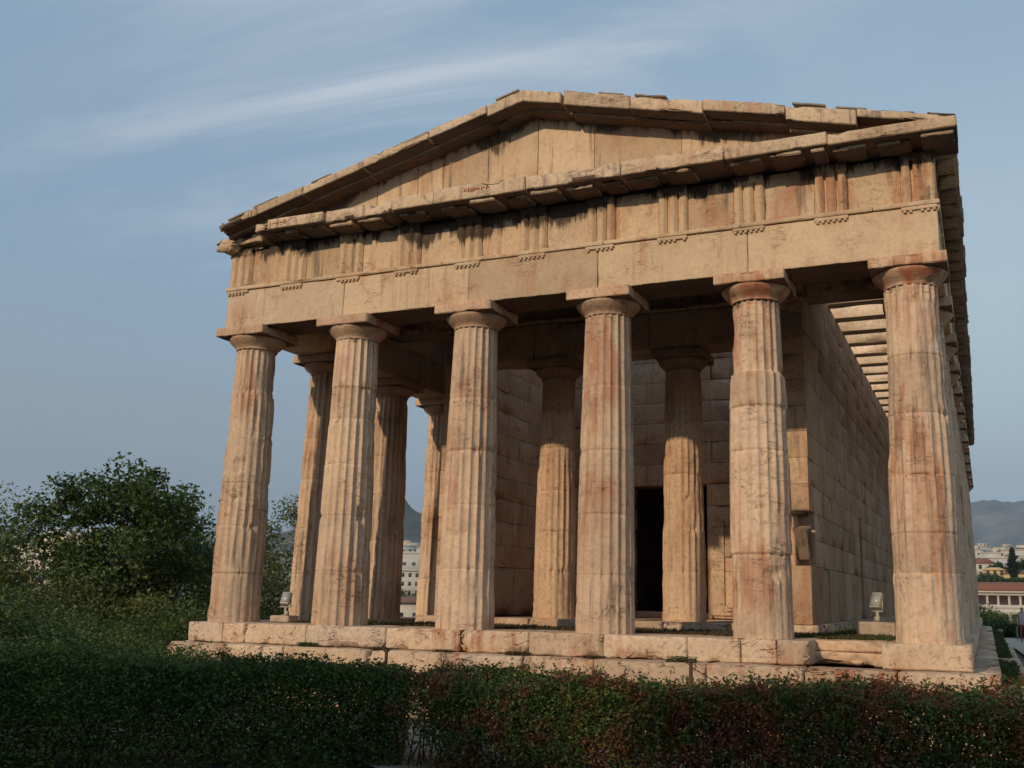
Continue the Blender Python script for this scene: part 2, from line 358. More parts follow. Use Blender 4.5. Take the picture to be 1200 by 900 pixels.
sheet('gravel_path', [(-.6, -4.4), (1.2, -5.6), (2.4, -7.2), (12, -7.0), (12, -2.0), (-2, -2.2), (-7, -2.6)], TZ+.06, M_gravel)
sheet('path', [(9.0, -2), (11.4, -2), (11.0, 30), (9.6, 75), (6.0, 75), (8.1, 30)], TZ+.07, M_path)

def ridge(name, cx_, cy_, prof, nx, ny, W, D, m, ang):
    """hill range: local x across, y depth, height from prof(u)"""
    u = np.linspace(-1, 1, nx); v = np.linspace(-1, 1, ny); U, Vv = np.meshgrid(u, v, indexing='ij')
    X = U*W; Y = Vv*D; sh = (1-np.abs(Vv)**1.6)
    P = np.stack([X/600, Y/600, 0*X], -1).reshape(-1, 3); n = fbm(P, 11, 6).reshape(X.shape)
    P2 = np.stack([X/170, Y/170, 0*X], -1).reshape(-1, 3); n2 = fbm(P2, 19, 4).reshape(X.shape)
    H = prof(U)*sh*(0.82+.36*n)+(n2-.5)*60*sh*prof(U)/max(1, prof(np.array([0.]))[0])*2
    ca, sa = math.cos(ang), math.sin(ang)
    V = np.stack([cx_+X*ca-Y*sa, cy_+X*sa+Y*ca, H], -1).reshape(-1, 3)
    I = np.arange(nx*ny).reshape(nx, ny)
    Fq = np.stack([I[:-1, :-1].ravel(), I[1:, :-1].ravel(), I[1:, 1:].ravel(), I[:-1, 1:].ravel()], 1)
    o = mesh_np(name, V, Fq, m, smooth=True); tag(o, kind='structure'); return o
def hillmat(name, a, b_, c, s):
    m, nt, b = mat(name); p = pos(nt)
    f = noise(nt, p, s, 8, .7, .6)
    nt.links.new(ramp(nt, f, [(.4, a), (.52, b_), (.66, c)]), b.inputs['Base Color']); b.inputs['Roughness'].default_value = 1
    bp = N(nt, 'ShaderNodeBump', i_Strength=.8, i_Distance=30); nt.links.new(f, bp.inputs['Height']); nt.links.new(bp.outputs[0], b.inputs['Normal'])
    return m
M_mount = hillmat('mountain_scrub', (.05, .06, .04), (.12, .11, .085), (.24, .21, .18), .0022)
M_lyc = hillmat('hill_scrub', (.025, .04, .018), (.08, .08, .05), (.30, .25, .2), .011)
ridge('mountain', 1900, 8000, lambda u: 800*(1-.12*np.abs(u)-.45*np.clip(np.abs(u)-.3, 0, 1)**1.2), 220, 60, 4700, 1600, M_mount, R(-2))
# rocky hill north-east of the city
def lycabettus():
    cx_, cy_ = 7.08-.552*2500, -14.9+.834*2500
    n = 150; u = np.linspace(-1, 1, n); U, V = np.meshgrid(u, u, indexing='ij'); X = U*640; Y = V*640
    r = np.hypot(U, V*1.0)
    P = np.stack([X/200, Y/200, 0*X], -1).reshape(-1, 3); nn = fbm(P, 4, 6).reshape(X.shape)
    H = 55+ 180*np.clip(1-r*1.15, 0, 1)**1.15*(.75+.5*nn)+ 26*sstep(.16, .05, r)+(nn-.5)*30*sstep(1, .3, r) - 90*sstep(.75, 1, r)
    Vt = np.stack([cx_+X, cy_+Y, H], -1).reshape(-1, 3); I = np.arange(n*n).reshape(n, n)
    Fq = np.stack([I[:-1, :-1].ravel(), I[1:, :-1].ravel(), I[1:, 1:].ravel(), I[:-1, 1:].ravel()], 1)
    tag(mesh_np('hill', Vt, Fq, M_lyc, smooth=True), kind='structure')
lycabettus()

# ================================================================ TEMPLE
temple = empty('temple', (0, 0, TZ))
tag(temple, 'weathered tan marble temple with six front columns and a low pediment above the hedge', 'temple')
TOFF = Matrix.Translation((0, 0, -TZ))
def tp(o, parent=temple):
    """parent keeping world coordinates (meshes are modelled in world space)"""
    o.parent = parent
    if parent is temple: o.location = (o.location.x, o.location.y, o.location.z-TZ)
    return o
XC = [-6.288, -3.875, -1.2915, 1.2915, 3.875, 6.288]
YC = [.566, 2.979]+[2.979+2.583*k for k in range(1, 10)]+[28.797, 31.21]
HC = 5.713
def subpart(mb, name, m, par, smooth=True):
    o = mb.build(name, m, None, smooth); o.parent = par; return o

def column(name, x, y, rb=.509, rt=.398, seed=0, joints=None, erode=0., low=0., offs=None, m=M_col, zb=0., seg=9, zres=.05, cap=.571, m_cap=None, notches=(), topz=HC):
    """shaft is the part, echinus and abacus are its sub-parts"""
    nf = 20; nt_ = nf*seg
    zcap = topz-.185; zs = zcap-.235
    if joints is None:
        r0 = random.Random(seed); joints = []; z = zb
        while z < zs-.8:
            z += r0.uniform(.78, 1.12); joints.append(z)
        joints = [j for j in joints if j < zs-.35]
    zl = list(np.arange(zb, zs, zres))
    for j in joints: zl += [j-.012, j, j+.012]
    zl += [zs-.10, zs-.085, zs-.07, zs]
    zl = np.array(sorted(set(np.round(zl, 4)))); keep = [0]
    for i in range(1, len(zl)):
        if zl[i]-zl[keep[-1]] > .006: keep.append(i)
    zl = zl[keep]; nz = len(zl)
    th = np.linspace(0, 2*math.pi, nt_+1)[:-1]+math.pi/nf
    TH, Z = np.meshgrid(th, zl, indexing='ij')
    h = (Z-zb)/(zs-zb)
    Rr = rb+(rt-rb)*h+.008*np.sin(h*math.pi)
    u = np.mod((TH-math.pi/nf)*nf/(2*math.pi), 1.0)
    prof = 4*u*(1-u); prof = prof**.8
    P = np.stack([np.cos(TH)*Rr*1+seed*13.1, np.sin(TH)*Rr, Z], -1).reshape(-1, 3)
    n1 = fbm(P*1.3, seed+1, 4).reshape(TH.shape); n2 = fbm(P*6, seed+2, 3).reshape(TH.shape); n3 = fbm(P*2.2+5, seed+3, 3).reshape(TH.shape)
    er = np.clip(sstep(.66-.30*erode, .86-.30*erode, n1)+low*sstep(2.6, .3, Z)*sstep(.3, .6, n3+.15), 0, 1)
    dep = .046*Rr/.5
    cut = np.maximum(prof, er*(.55+.45*n2))
    r = Rr-dep*cut
    r -= .009*sstep(.60, .80, n2)*(.4+er)
    drum = np.searchsorted(np.array(joints), Z-.0005)
    off = np.zeros(len(joints)+1)
    if offs is not None: off[:len(offs)] = offs[:len(off)]
    rd = random.Random(seed+5)
    off += np.array([rd.uniform(-.004, .004) for _ in off])
    r += off[drum]
    for j in joints:
        dj = np.abs(Z-j)
        nj = fbm(np.stack([np.cos(TH)*4+seed, np.sin(TH)*4, Z*0+j*3], -1).reshape(-1, 3), seed+9, 4).reshape(TH.shape)
        r -= .010*(dj < .006)
        r -= .045*sstep(.56, .74, nj)*sstep(.09, .0, dj)
    r -= .012*(np.abs(Z-(zs-.085)) < .008)
    for (tn, zn, wn, hn, dn) in notches:          # broken-out patches: angle, height, half width, half height, depth
        da = np.abs((TH-tn+math.pi) % (2*math.pi)-math.pi)*rb
        q = np.clip(1.25-np.maximum(da/wn, np.abs(Z-zn)/hn)+.5*(n2-.5), 0, 1)
        r -= dn*sstep(.1, .4, q)
    V = np.stack([np.cos(TH)*r, np.sin(TH)*r, Z], -1)
    ph = (seed*.7) % .05
    V = V.reshape(-1, 3)+np.array([x, y, 0]); I = np.arange(nt_*nz).reshape(nt_, nz); J = np.roll(I, -1, 0)
    Fq = np.stack([I[:, :-1].ravel(), J[:, :-1].ravel(), J[:, 1:].ravel(), I[:, 1:].ravel()], 1)
    V[:, :] -= np.array([x, y, 0])
    tt_ = (np.sin((drum[:, :-1].ravel()+1)*(seed+3)*7.7)*437.5) % 1.0
    o = mesh_np(name, V, Fq, m, smooth=True, tint=tt_); o.location = (x, y, -TZ); o.parent = temple
    # echinus
    zz_ = [0, .012, .02, .032, .04, .052, .06, .10, .15, .19, .218, .235]
    rr_ = [rt, rt+.004, rt-.002, rt+.012, rt+.006, rt+.022, rt+.026, rt+.072, rt+.125, cap-.022, cap-.008, cap-.022]
    th2 = np.linspace(0, 2*math.pi, 65)[:-1]; T2, K = np.meshgrid(th2, np.arange(len(zz_)), indexing='ij')
    Re = np.array(rr_)[K]; Ze = np.array(zz_)[K]+zs
    Pe = np.stack([np.cos(T2)*Re+seed*3, np.sin(T2)*Re, Ze], -1).reshape(-1, 3)
    Re = Re-.05*sstep(.60, .8, fbm(Pe*3, seed+20, 4)).reshape(Re.shape)-.008*fbm(Pe*11, seed+21, 2).reshape(Re.shape)
    Ve = np.stack([np.cos(T2)*Re, np.sin(T2)*Re, Ze], -1).reshape(-1, 3); I = np.arange(Ve.shape[0]).reshape(T2.shape); J = np.roll(I, -1, 0)
    Fe = np.stack([I[:, :-1].ravel(), J[:, :-1].ravel(), J[:, 1:].ravel(), I[:, 1:].ravel()], 1)
    e = mesh_np('echinus', Ve, Fe, m_cap or M_cap, smooth=True); e.parent = o
    mb = MB(); block(mb, -cap, cap, -cap, cap, zcap, topz-.003, res=.09, wear=.012, chip=.045, seed=seed+3, fr=3, thr=.6)
    a = mb.build('abacus', m_cap or M_cap, None, True); a.parent = o; crust_shade_under(a)
    return o
A = math.pi
front = []
specs = [
 dict(seed=3, joints=[.9, 1.78, 2.62, 3.55, 4.45], offs=[0, .004, .0, .004, .0, -.014], erode=.75, low=.9, notches=[(-1.2, 2.95, .14, .12, .05), (-1.1, 2.33, .10, .03, .05), (-1.5, 1.72, .12, .02, .04)]),
 dict(seed=14, joints=[.95, 1.95, 2.9, 3.75, 4.35], offs=[0, 0, .003, 0, -.004, 0], erode=.15, notches=[(-.35, 2.0, .08, .14, .05)]),
 dict(seed=25, joints=[1.0, 2.1, 3.05, 4.0], offs=[.003, 0, 0, 0], erode=.25, low=.1),
 dict(seed=36, joints=[.92, 1.9, 2.95, 4.05], offs=[0, 0, .003, 0], erode=.15, low=.5),
 dict(seed=47, joints=[1.25, 2.85, 3.55, 4.1], offs=[-.018, .012, .01, .026, -.022, -.014], erode=.4, low=.9, notches=[(-1.0, .95, .16, .05, .05), (-1.35, 1.95, .1, .03, .05)]),
 dict(seed=58, joints=[.98, 1.55, 2.4, 3.3, 4.2], offs=[.0, 0, 0, 0, 0, .0], erode=.75, low=1.2, notches=[(-1.55, 2.38, .2, .02, .04), (-1.5, 3.05, .06, .03, .03)]),
]
for i, s in enumerate(specs): front.append(column('column', XC[i], YC[0], **s))
fl = [column('column', XC[0], YC[1], seed=61, erode=.4, notches=[(-.6, 1.7, .1, .2, .04)]), column('column', XC[0], YC[2], seed=72, erode=.6, low=.5, notches=[(-.5, 2.2, .15, .25, .05)]), column('column', XC[0], YC[3], seed=83, erode=.3)]
def cp(o, x, y):
    c = o.copy(); col.objects.link(c); c.location = (x, y, -TZ)
    for ch in o.children:
        d = ch.copy(); col.objects.link(d); d.parent = c
    return c
for k in range(4, 13): cp(fl[k % 3], XC[0], YC[k])
for k in range(1, 13): cp(fl[(k+1) % 3], XC[5], YC[k])
for k in range(1, 5): cp(fl[k % 3], XC[k], YC[12])
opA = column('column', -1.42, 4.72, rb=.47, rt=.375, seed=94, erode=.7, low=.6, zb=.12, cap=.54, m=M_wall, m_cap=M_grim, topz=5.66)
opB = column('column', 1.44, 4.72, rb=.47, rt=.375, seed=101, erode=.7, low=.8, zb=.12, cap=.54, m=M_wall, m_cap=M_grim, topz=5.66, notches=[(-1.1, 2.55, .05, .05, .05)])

# ---- steps
def part_blocks(name, m, blocks, par=temple, smooth=True):
    mb = MB()
    for k, b in enumerate(blocks):
        kw = b[6] if len(b) > 6 else {}
        block(mb, *b[:6], **kw)
    o = mb.build(name, m, None, smooth)
    return tp(o, par) if par is temple else (setattr(o, 'parent', par) or o)
def course(x0, x1, y0, y1, z0, z1, lens, axis=0, gap=.004, kw=None, jit=.004, seed=0):
    r0 = random.Random(seed); out = []; p = x0 if axis == 0 else y0; end = x1 if axis == 0 else y1; k = 0
    while p < end-.05:
        l = lens[k % len(lens)]*r0.uniform(.9, 1.1) if len(lens) > 0 else 1
        q = p+l
        if end-q < .45: q = end
        j = r0.uniform(-jit, jit); k2 = dict(kw or {}); k2['seed'] = seed*7+k
        if axis == 0: out.append((p+gap/2, q-gap/2, y0+j, y1, z0, z1, k2))
        else: out.append((x0+(0 if x0 > 0 else j), x1+(j if x0 > 0 else 0), p+gap/2, q-gap/2, z0, z1, k2))
        p = q; k += 1
    return out
K1 = dict(res=.055, wear=.02, chip=.13, rough=.012, fr=3.0, thr=.565, rr=.12)
K2 = dict(res=.07, wear=.03, chip=.15, rough=.018, fr=2.6, thr=.555, rr=.14)
bl = course(-6.854, 4.66, 0, 1.15, -.355, 0, [.75, .55, 1.28, 1.6, 1.4, 1.25, 1.3, 1.3], kw=K1, seed=2)
bl += [(5.66, 6.85, 0, 1.15, -.355, 0, dict(K1, seed=77))]
bl += course(5.71, 6.854, 1.16, 31.776, -.355, 0, [1.3], axis=1, kw=dict(K1, res=.2), seed=4)
bl += course(-6.854, -5.71, 1.16, 31.776, -.355, 0, [1.3], axis=1, kw=dict(K1, res=.2), seed=5)
bl += course(-5.7, 5.7, 30.62, 31.776, -.355, 0, [1.3], kw=dict(K1, res=.3), seed=6)
stylo = part_blocks('stylobate', M_step, bl)
bl = [(4.62, 5.70, .55, 1.10, -.36, -.17, dict(K1, seed=3, rough=.02)), (4.62, 5.70, .62, 1.15, -.165, -.004, dict(K1, seed=8, rough=.02))]
part_blocks('core_masonry', M_wall, bl)
bl = course(-7.0, 7.20, -.35, .25, -.70, -.360, [1.4, 1.2, 1.9, 1.5], kw=dict(K2, chip=.15, wear=.025), seed=12)
bl += course(6.6, 7.20, .255, 32.1, -.70, -.360, [1.3], axis=1, kw=dict(K2, res=.2), seed=14)
bl += course(-7.20, -6.6, .255, 32.1, -.70, -.360, [1.3], axis=1, kw=dict(K2, res=.2), seed=15)
part_blocks('step', M_step, bl)
bl = course(-7.15, 7.55, -.72, -.1, -1.05, -.705, [1.6, 1.3, 1.8], kw=K2, seed=22)
bl += course(6.95, 7.55, -.095, 32.4, -1.05, -.705, [1.4], axis=1, kw=dict(K2, res=.2), seed=24)
bl += course(-7.55, -6.95, -.095, 32.4, -1.05, -.705, [1.4], axis=1, kw=dict(K2, res=.25), seed=25)
part_blocks('step', M_step, bl)
bl = course(-7.3, 7.9, -1.05, 0, -1.5, -1.055, [1.5], kw=dict(K2, res=.15), seed=31)+course(7.3, 7.9, .005, 32.7, -1.5, -1.055, [1.5], axis=1, kw=dict(K2, res=.25), seed=32)
part_blocks('foundation', M_wall, bl)
# interior fill with soil and grass between stylobate and cella
M_soil = plain('pteron_soil', (.09, .075, .045), .95, .35, 10)
mb = MB(); box(mb, -5.72, 5.72, 1.14, 30.65, -.9, -.03)
tp(mb.build('floor_fill', M_soil), temple)

# ---- cella
WO, WI, YA, YB = 4.05, 3.30, 4.25, 8.3      # outer/inner face, anta front, door wall
YE = 26.2
# toichobate step
bl = course(-WO-.22, WO+.22, YA-.42, YA+.2, -.25, .13, [1.3, 1.5], kw=K1, seed=41)
bl += course(WO-.5, WO+.22, YA+.21, YE, -.25, .13, [1.3], axis=1, kw=dict(K1, res=.16), seed=42)
bl += course(-WO-.22, -WO+.5, YA+.21, YE, -.25, .13, [1.3], axis=1, kw=dict(K1, res=.3), seed=43)
part_blocks('wall_base', M_step, bl)
mb = MB(); box(mb, -3.6, 3.6, YA+.15, YE, -.3, .10); tp(mb.build('cella_floor', M_wall))
KW_ = dict(res=.13, wear=.005, chip=.045, rough=.005, fr=2.0, thr=.60, rr=.05)
ZW = [.13, 1.22]+[1.22+.5167*k for k in range(1, 13)]     # orthostate then 12 courses to 7.09
def wall_blocks(axis, f0, f1, a0, a1, seed, holes=(), res=.22, lens=1.22):
    out = []
    for c in range(len(ZW)-1):
        z0, z1 = ZW[c], ZW[c+1]; off = (lens/2 if c % 2 else 0)
        p = a0; first = True; k = 0
        while p < a1-.01:
            q = (a0+lens-off) if first else p+lens
            first = False
            if a1-q < .3: q = a1
            q = min(q, a1)
            segs = [(p, q)]
            for (h0, h1, hz0, hz1) in holes:
                if hz0 < z1-.05 and hz1 > z0+.05:
                    ns = []
                    for s0, s1 in segs:
                        if h1 <= s0 or h0 >= s1: ns.append((s0, s1))
                        else:
                            if h0-s0 > .03: ns.append((s0, h0))
                            if s1-h1 > .03: ns.append((h1, s1))
                    segs = ns
            for s0, s1 in segs:
                j = random.uniform(-.006, .006); g = .002
                kw = dict(KW_, seed=seed+c*31+k, res=res)
                if axis == 1: out.append((f0+(j if f0 < 0 else 0), f1+(j if f1 > 0 else 0), s0+g, s1-g, z0+g, z1-g, kw))
                else: out.append((s0+g, s1-g, f0+j, f1, z0+g, z1-g, kw))
                k += 1
            p = q
    return out
def backing(x0, x1, y0, y1, z0, z1):
    mb = MB(); box(mb, x0, x1, y0, y1, z0, z1); return mb
# south wall, damaged corner and narrow slit
sw = part_blocks('wall', M_wall, wall_blocks(1, WI, WO, YA+.0, YE, 300, holes=[(12.45, 12.95, .5, 2.5), (YA, YA+.62, 1.3, 2.1)]))
tp(backing(WI+.06, WO-.06, YA+.7, YE-.05,   .1, 7.35).build('wall_core', M_dark))
tp(backing(WI+.06, WO-.12, YA+.02, YA+.7, 2.2, 7.35).build('wall_core', M_dark))
bl = [(WI+.02, WO-.30, YA+.12, YA+.62, 1.2, 2.25, dict(K2, seed=9))]
part_blocks('wall_core', M_wall, bl)
# slanting broken pieces in the damaged corner
mb = MB()
for k in range(4):
    def Tt(P, k=k):
        c = np.array([WO-.10, YA+.30+k*.055, 1.68]); Q = P.copy(); a = R(24)
        d = Q-c; y = d[:, 1]*math.cos(a)-d[:, 2]*math.sin(a); z = d[:, 1]*math.sin(a)+d[:, 2]*math.cos(a)
        return np.column_stack([Q[:, 0], c[1]+y, c[2]+z])
    block(mb, WO-.34, WO-.05+.01*(k % 2), YA+.16+k*.10, YA+.23+k*.10, 1.36, 2.0, T=Tt, seed=k+3, chip=.03, thr=.5)
tp(mb.build('broken_slab', M_grim, None, True))
nw = part_blocks('wall', M_wall, wall_blocks(1, -WO, -WI, YA, YE, 500, holes=[(5.6, 6.0, 1.7, 1.72+.01)], res=.2))
tp(backing(-WO+.06, -WI-.06, YA+.05, YE-.05,   .1, 7.35).build('wall_core', M_dark))
# door wall
dx0, dx1, dz = -.98, .98, 3.26
holes = [(dx0, dx1, .13, 3.2)]
dw = part_blocks('door_wall', M_wall, wall_blocks(0, YB, YB+.6, -WI+.005, WI-.005, 700, holes=holes, res=.16, lens=1.1))
tp(backing(-WI+.02, dx0-.05, YB+.05, YB+.55,   .1, 7.35).build('wall_core', M_dark)); tp(backing(dx1+.05, WI-.02, YB+.05, YB+.55,   .1, 7.35).build('wall_core', M_dark)); tp(backing(dx0-.03, dx1+.03, YB+.05, YB+.55, 3.26, 7.35).build('wall_core', M_dark))
# later patching beside the door: raised framed slabs
bl = [(dx1+.02, dx1+.42, YB-.06, YB-.005, .2, 2.45, dict(KW_, seed=4)), (dx1+.42, dx1+1.02, YB-.08, YB-.01, .2, .42, dict(KW_, seed=5)), (dx1+.43, dx1+1.1, YB-.05, YB-.012, 1.55, 1.78, dict(KW_, seed=6)), (dx1+1.0, dx1+1.5, YB-.09, YB-.01, .43, 1.5, dict(KW_, seed=8))]
part_blocks('wall_patch', M_step, bl)
bl = [(dx0-.12, dx1+.12, YB-.10, YB+.5, .10, .26, dict(K1, seed=6))]
part_blocks('threshold', M_step, bl)
mb = MB(); box(mb, -WI, WI, YE-.6, YE, 0.1, 7.35); tp(mb.build('east_wall', M_wall))
# opisthodomos entablature
bl = course(-WO, WO, YA, YA+.85, 5.665, 6.47, [2.35, 2.85, 2.85], kw=dict(K1, res=.14), seed=51)
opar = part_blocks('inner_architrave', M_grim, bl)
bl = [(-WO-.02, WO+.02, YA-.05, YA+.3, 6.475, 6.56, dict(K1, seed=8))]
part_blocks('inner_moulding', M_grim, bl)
# worn figured frieze: lumpy high relief in one continuous band
def relief():
    nx, nz = 420, 44; x = np.linspace(-6.0, 6.0, nx); z = np.linspace(6.565, 7.37, nz); X, Z = np.meshgrid(x, z, indexing='ij')
    P = np.stack([X*2.6, Z*0+3, Z*2.0], -1).reshape(-1, 3); a = fbm(P, 77, 4).reshape(X.shape)
    P = np.stack([X*7, Z*0+9, Z*5], -1).reshape(-1, 3); b = fbm(P, 78, 3).reshape(X.shape)
    win = np.sin((Z-6.565)/.805*math.pi)**.4
    Y = YA+.16-win*(.16*sstep(.47, .60, a)+.06*sstep(.45, .65, b)*sstep(.42, .55, a))
    V = np.stack([X, Y, Z], -1).reshape(-1, 3); I = np.arange(nx*nz).reshape(nx, nz)
    Fq = np.stack([I[:-1, :-1].ravel(), I[1:, :-1].ravel(), I[1:, 1:].ravel(), I[:-1, 1:].ravel()], 1)
    mb = MB(); mb.add(V, Fq); box(mb, -6.0, 6.0, YA+.17, YA+.8, 6.56, 7.38)
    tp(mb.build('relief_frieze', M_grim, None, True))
relief()

# ---- west porch ceiling: dark beams under slabs
def beam(x0, x1, y0, y1, z0, z1, m, seed, par=None):
    return part_blocks('ceiling_beam', m, [(x0, x1, y0, y1, z0, z1, dict(res=.3, wear=.01, chip=.04, rough=.004, seed=seed, thr=.62))])
for k, x in enumerate(np.arange(-5.6, 5.7, 1.25)):
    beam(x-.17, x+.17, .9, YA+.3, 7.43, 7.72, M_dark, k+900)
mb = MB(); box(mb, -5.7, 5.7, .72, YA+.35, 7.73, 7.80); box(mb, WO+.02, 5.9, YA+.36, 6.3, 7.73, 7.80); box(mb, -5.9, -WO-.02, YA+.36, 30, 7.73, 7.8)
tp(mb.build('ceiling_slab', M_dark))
# south aisle beams, open to the sky between them
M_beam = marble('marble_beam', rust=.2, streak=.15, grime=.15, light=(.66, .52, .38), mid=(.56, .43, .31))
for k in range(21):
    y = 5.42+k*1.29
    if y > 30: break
    beam(WO-.35, 6.25, y, y+.42, 7.425, 7.76, M_beam if y > 7 else M_dark, k+930)  # beams nearest the porch take the dark stone, the rest the pale
for k in range(20):
    y = 5.42+k*1.29
    if y > 30: break
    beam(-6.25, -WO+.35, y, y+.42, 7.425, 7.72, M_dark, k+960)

# ---- outer entablature
XE = 6.765; YF = .125
jo = [-XE, -3.95, -1.25, 1.25, 3.85, XE]
KA = dict(res=.11, wear=.008, chip=.03, rough=.005, fr=1.4, thr=.66, rr=.05)
bl = []
for k in range(5): bl.append((jo[k]+.003, jo[k+1]-.003, YF+(.0, .002, -.002, .003, 0)[k], .99, HC, 6.49, dict(KA, seed=k+60)))
crust_shade_under(part_blocks('architrave', M_ent, bl))
bl = [(5.84, XE, 1.0+k*2.583*1.0, min(31.65, 1.0+(k+1)*2.583-.005), HC, 6.49, dict(KA, seed=k+70, res=.25)) for k in range(12)]
part_blocks('architrave', M_ent, bl)
bl = [(-XE, -5.84, 1.0+k*2.583, min(31.65, 1.0+(k+1)*2.583-.005), HC, 6.49, dict(KA, seed=k+90, res=.2)) for k in range(12)]
part_blocks('architrave', M_ent, bl)
mb = MB(); box(mb, -5.84, 5.84, 30.8, 31.65, HC, 7.38); tp(mb.build('architrave', M_ent))
# inner side of the flank entablature above the architrave
for s in (-1, 1):
    bl = course(min(s*5.86, s*6.62), max(s*5.86, s*6.62), 1.0, 31.5, 6.495, 7.40, [1.9, 2.4], axis=1, kw=dict(KA, res=.3), seed=101+s)
    part_blocks('frieze_backer', M_ent, bl)
bl = course(-5.8, 5.8, .62, .98, 6.495, 7.40, [2.2], kw=dict(KA, res=.3), seed=110)
part_blocks('frieze_backer', M_dark, bl)
# taenia
bl = course(-XE-.04, XE+.04, YF-.045, .5, 6.493, 6.565, [2.6, 2.2, 3.1], kw=dict(KA, res=.1, chip=.05, thr=.6), seed=120)
bl += course(XE-.3, XE+.04, .505, 31.6, 6.493, 6.565, [2.6], axis=1, kw=dict(KA, res=.3), seed=121)
part_blocks('taenia', M_ent, bl)
# triglyph centres
TW = .258
tx = [-XE+TW]+[None]*9+[XE-TW]
cs = [XC[1], XC[2], XC[3], XC[4]]
tl = [-XE+TW, (-XE+TW+cs[0])/2, cs[0], (cs[0]+cs[1])/2, cs[1], 0.0, cs[2], (cs[2]+cs[3])/2, cs[3], (XE-TW+cs[3])/2, XE-TW]
def trig_shape(mb, c, yf, z0, z1, seed, axis=0, s=1):
    """triglyph with two full V grooves and two half grooves under a plain band"""
    g = .09; w_ = TW*2; xs = [0, .045, .135, .18, .225, .315, .36, .405, .47]; sc_ = w_/.516
    pr = [(0, g), (.016, g), (.024, 0), (.137, 0), (.146, g), (.186, g), (.195, 0), (.321, 0), (.330, g), (.370, g), (.379, 0), (.492, 0), (.500, g), (.516, g)]
    zs_ = np.concatenate([np.linspace(z0, z1-.13, 9), [z1-.125], [z1]]); V = []; nx = len(pr)
    for zi, z in enumerate(zs_):
        for (u, d) in pr:
            dd = d if z < z1-.127 else (-.006)
            q = fbm(np.array([[u*9+c*3.3, z*5, seed]]), seed, 3)[0]
            dd += .02*max(0, q-.6)*4
            V.append((c-TW+u*sc_, yf+dd, z))
    V = np.array(V); I = np.arange(len(V)).reshape(len(zs_), nx)
    Fq = np.stack([I[:-1, :-1].ravel(), I[:-1, 1:].ravel(), I[1:, 1:].ravel(), I[1:, :-1].ravel()], 1)
    if axis == 1: V = np.column_stack([s*(-V[:, 1]), V[:, 0], V[:, 2]]); 
    mb.add(V, Fq)
    b = MB(); box(b, c-TW+.002, c+TW-.002, yf+g+.002, yf+.2, z0, z1)
    Vb = b.V[0]
    if axis == 1: Vb = np.column_stack([s*(-Vb[:, 1]), Vb[:, 0], Vb[:, 2]])
    mb.add(Vb, CF)
mb = MB(); box(mb, -XE+.09, XE-.09, .25, .6, 6.566, 7.385); frieze = tp(mb.build('frieze', M_fri))
for k, c in enumerate(tl):
    mb = MB(); trig_shape(mb, c, YF, 6.568, 7.385, k+5)
    o = mb.build('triglyph', M_fri, None, False); o.parent = frieze
    if k < 10:
        a = c+TW+.002; b_ = tl[k+1]-TW-.002
        mb = MB(); block(mb, a, b_, YF+.08, .3, 6.568, 7.385, res=.09, wear=.006, chip=.03, rough=.006, seed=k+9)
        o = mb.build('metope', M_fri, None, True); o.parent = frieze
    mb = MB(); block(mb, c-TW-.004, c+TW+.004, YF-.040, YF+.05, 6.43, 6.49, res=.08, wear=.008, chip=.03, seed=k+200, thr=.6)
    for q in range(6):
        if (k*7+q*5) % 11 == 3: continue
        gx = c-TW+.045+q*(2*TW-.09)/5; box(mb, gx-.021, gx+.021, YF-.034, YF+.0, 6.395, 6.432)
    o = mb.build('regula', M_ent, None, True); o.parent = frieze
# south flank frieze
mb = MB(); box(mb, XE-.4, XE-.09, .62, 31.5, 6.566, 7.385); sf = tp(mb.build('frieze', M_fri))
for k in range(25):
    c = YF+TW+k*(31.65-YF-2*TW)/24
    mb = MB(); trig_shape(mb, c, -XE, 6.568, 7.385, k+30, axis=1, s=1); o = mb.build('triglyph', M_fri); o.parent = sf
    mb = MB(); box(mb, XE-.05, XE+.036, c-TW, c+TW, 6.40, 6.49); o = mb.build('regula', M_ent); o.parent = sf
mb = MB(); box(mb, -XE+.09, -XE+.4, .62, 31.5, 6.566, 7.385); tp(mb.build('frieze', M_fri))

# ---- horizontal cornice
cor = empty('cornice'); cor.parent = temple; cor.location = (0, 0, -TZ)
GX, GY = 7.12, -.45
def cblock(x0, x1, yf, z0, z1, seed, **kw):
    k = dict(res=.07, wear=.018, chip=.07, rough=.008, fr=2.2, thr=.56, seed=seed, rr=.10); k.update(kw)
    mb = MB(); block(mb, x0, x1, yf, .55, z0, z1, **k)
    # broken mutule slabs below the fascia
    r0 = random.Random(seed)
    x = x0+.06
    while x < x1-.2:
        w_ = min(.50, x1-x-.05)
        if r0.random() < .9: block(mb, x, x+w_, yf+.05+r0.uniform(0, .16), .16, z0-.055-r0.uniform(0, .02), z0+.02, res=.07, wear=.02, chip=.09, rough=.01, seed=seed+int(x*10)+50, thr=.5, fr=3)
        x += .645
    o = mb.build('cornice_block', M_cor, None, True); o.parent = cor; crust_shade_under(o, -.35); return o
cblock(-6.55, -5.92, -.02, 7.40, 7.60, 1, chip=.2, thr=.4, wear=.06, rough=.04)
cblock(-5.74, -5.45, GY+.02, 7.44, 7.62, 2, chip=.1, wear=.03)
cblock(-5.44, -4.14, GY, 7.45, 7.66, 3)
cblock(-4.12, -2.62, GY+.06, 7.43, 7.68, 4, chip=.16, wear=.07, thr=.42, rough=.03)
cblock(-2.60, -1.72, GY, 7.46, 7.70, 5)
cblock(-1.71, .10, GY-.02, 7.45, 7.73, 6)
cblock(.11, 1.85, GY, 7.46, 7.71, 7)
cblock(1.86, 3.62, GY, 7.46, 7.72, 8)
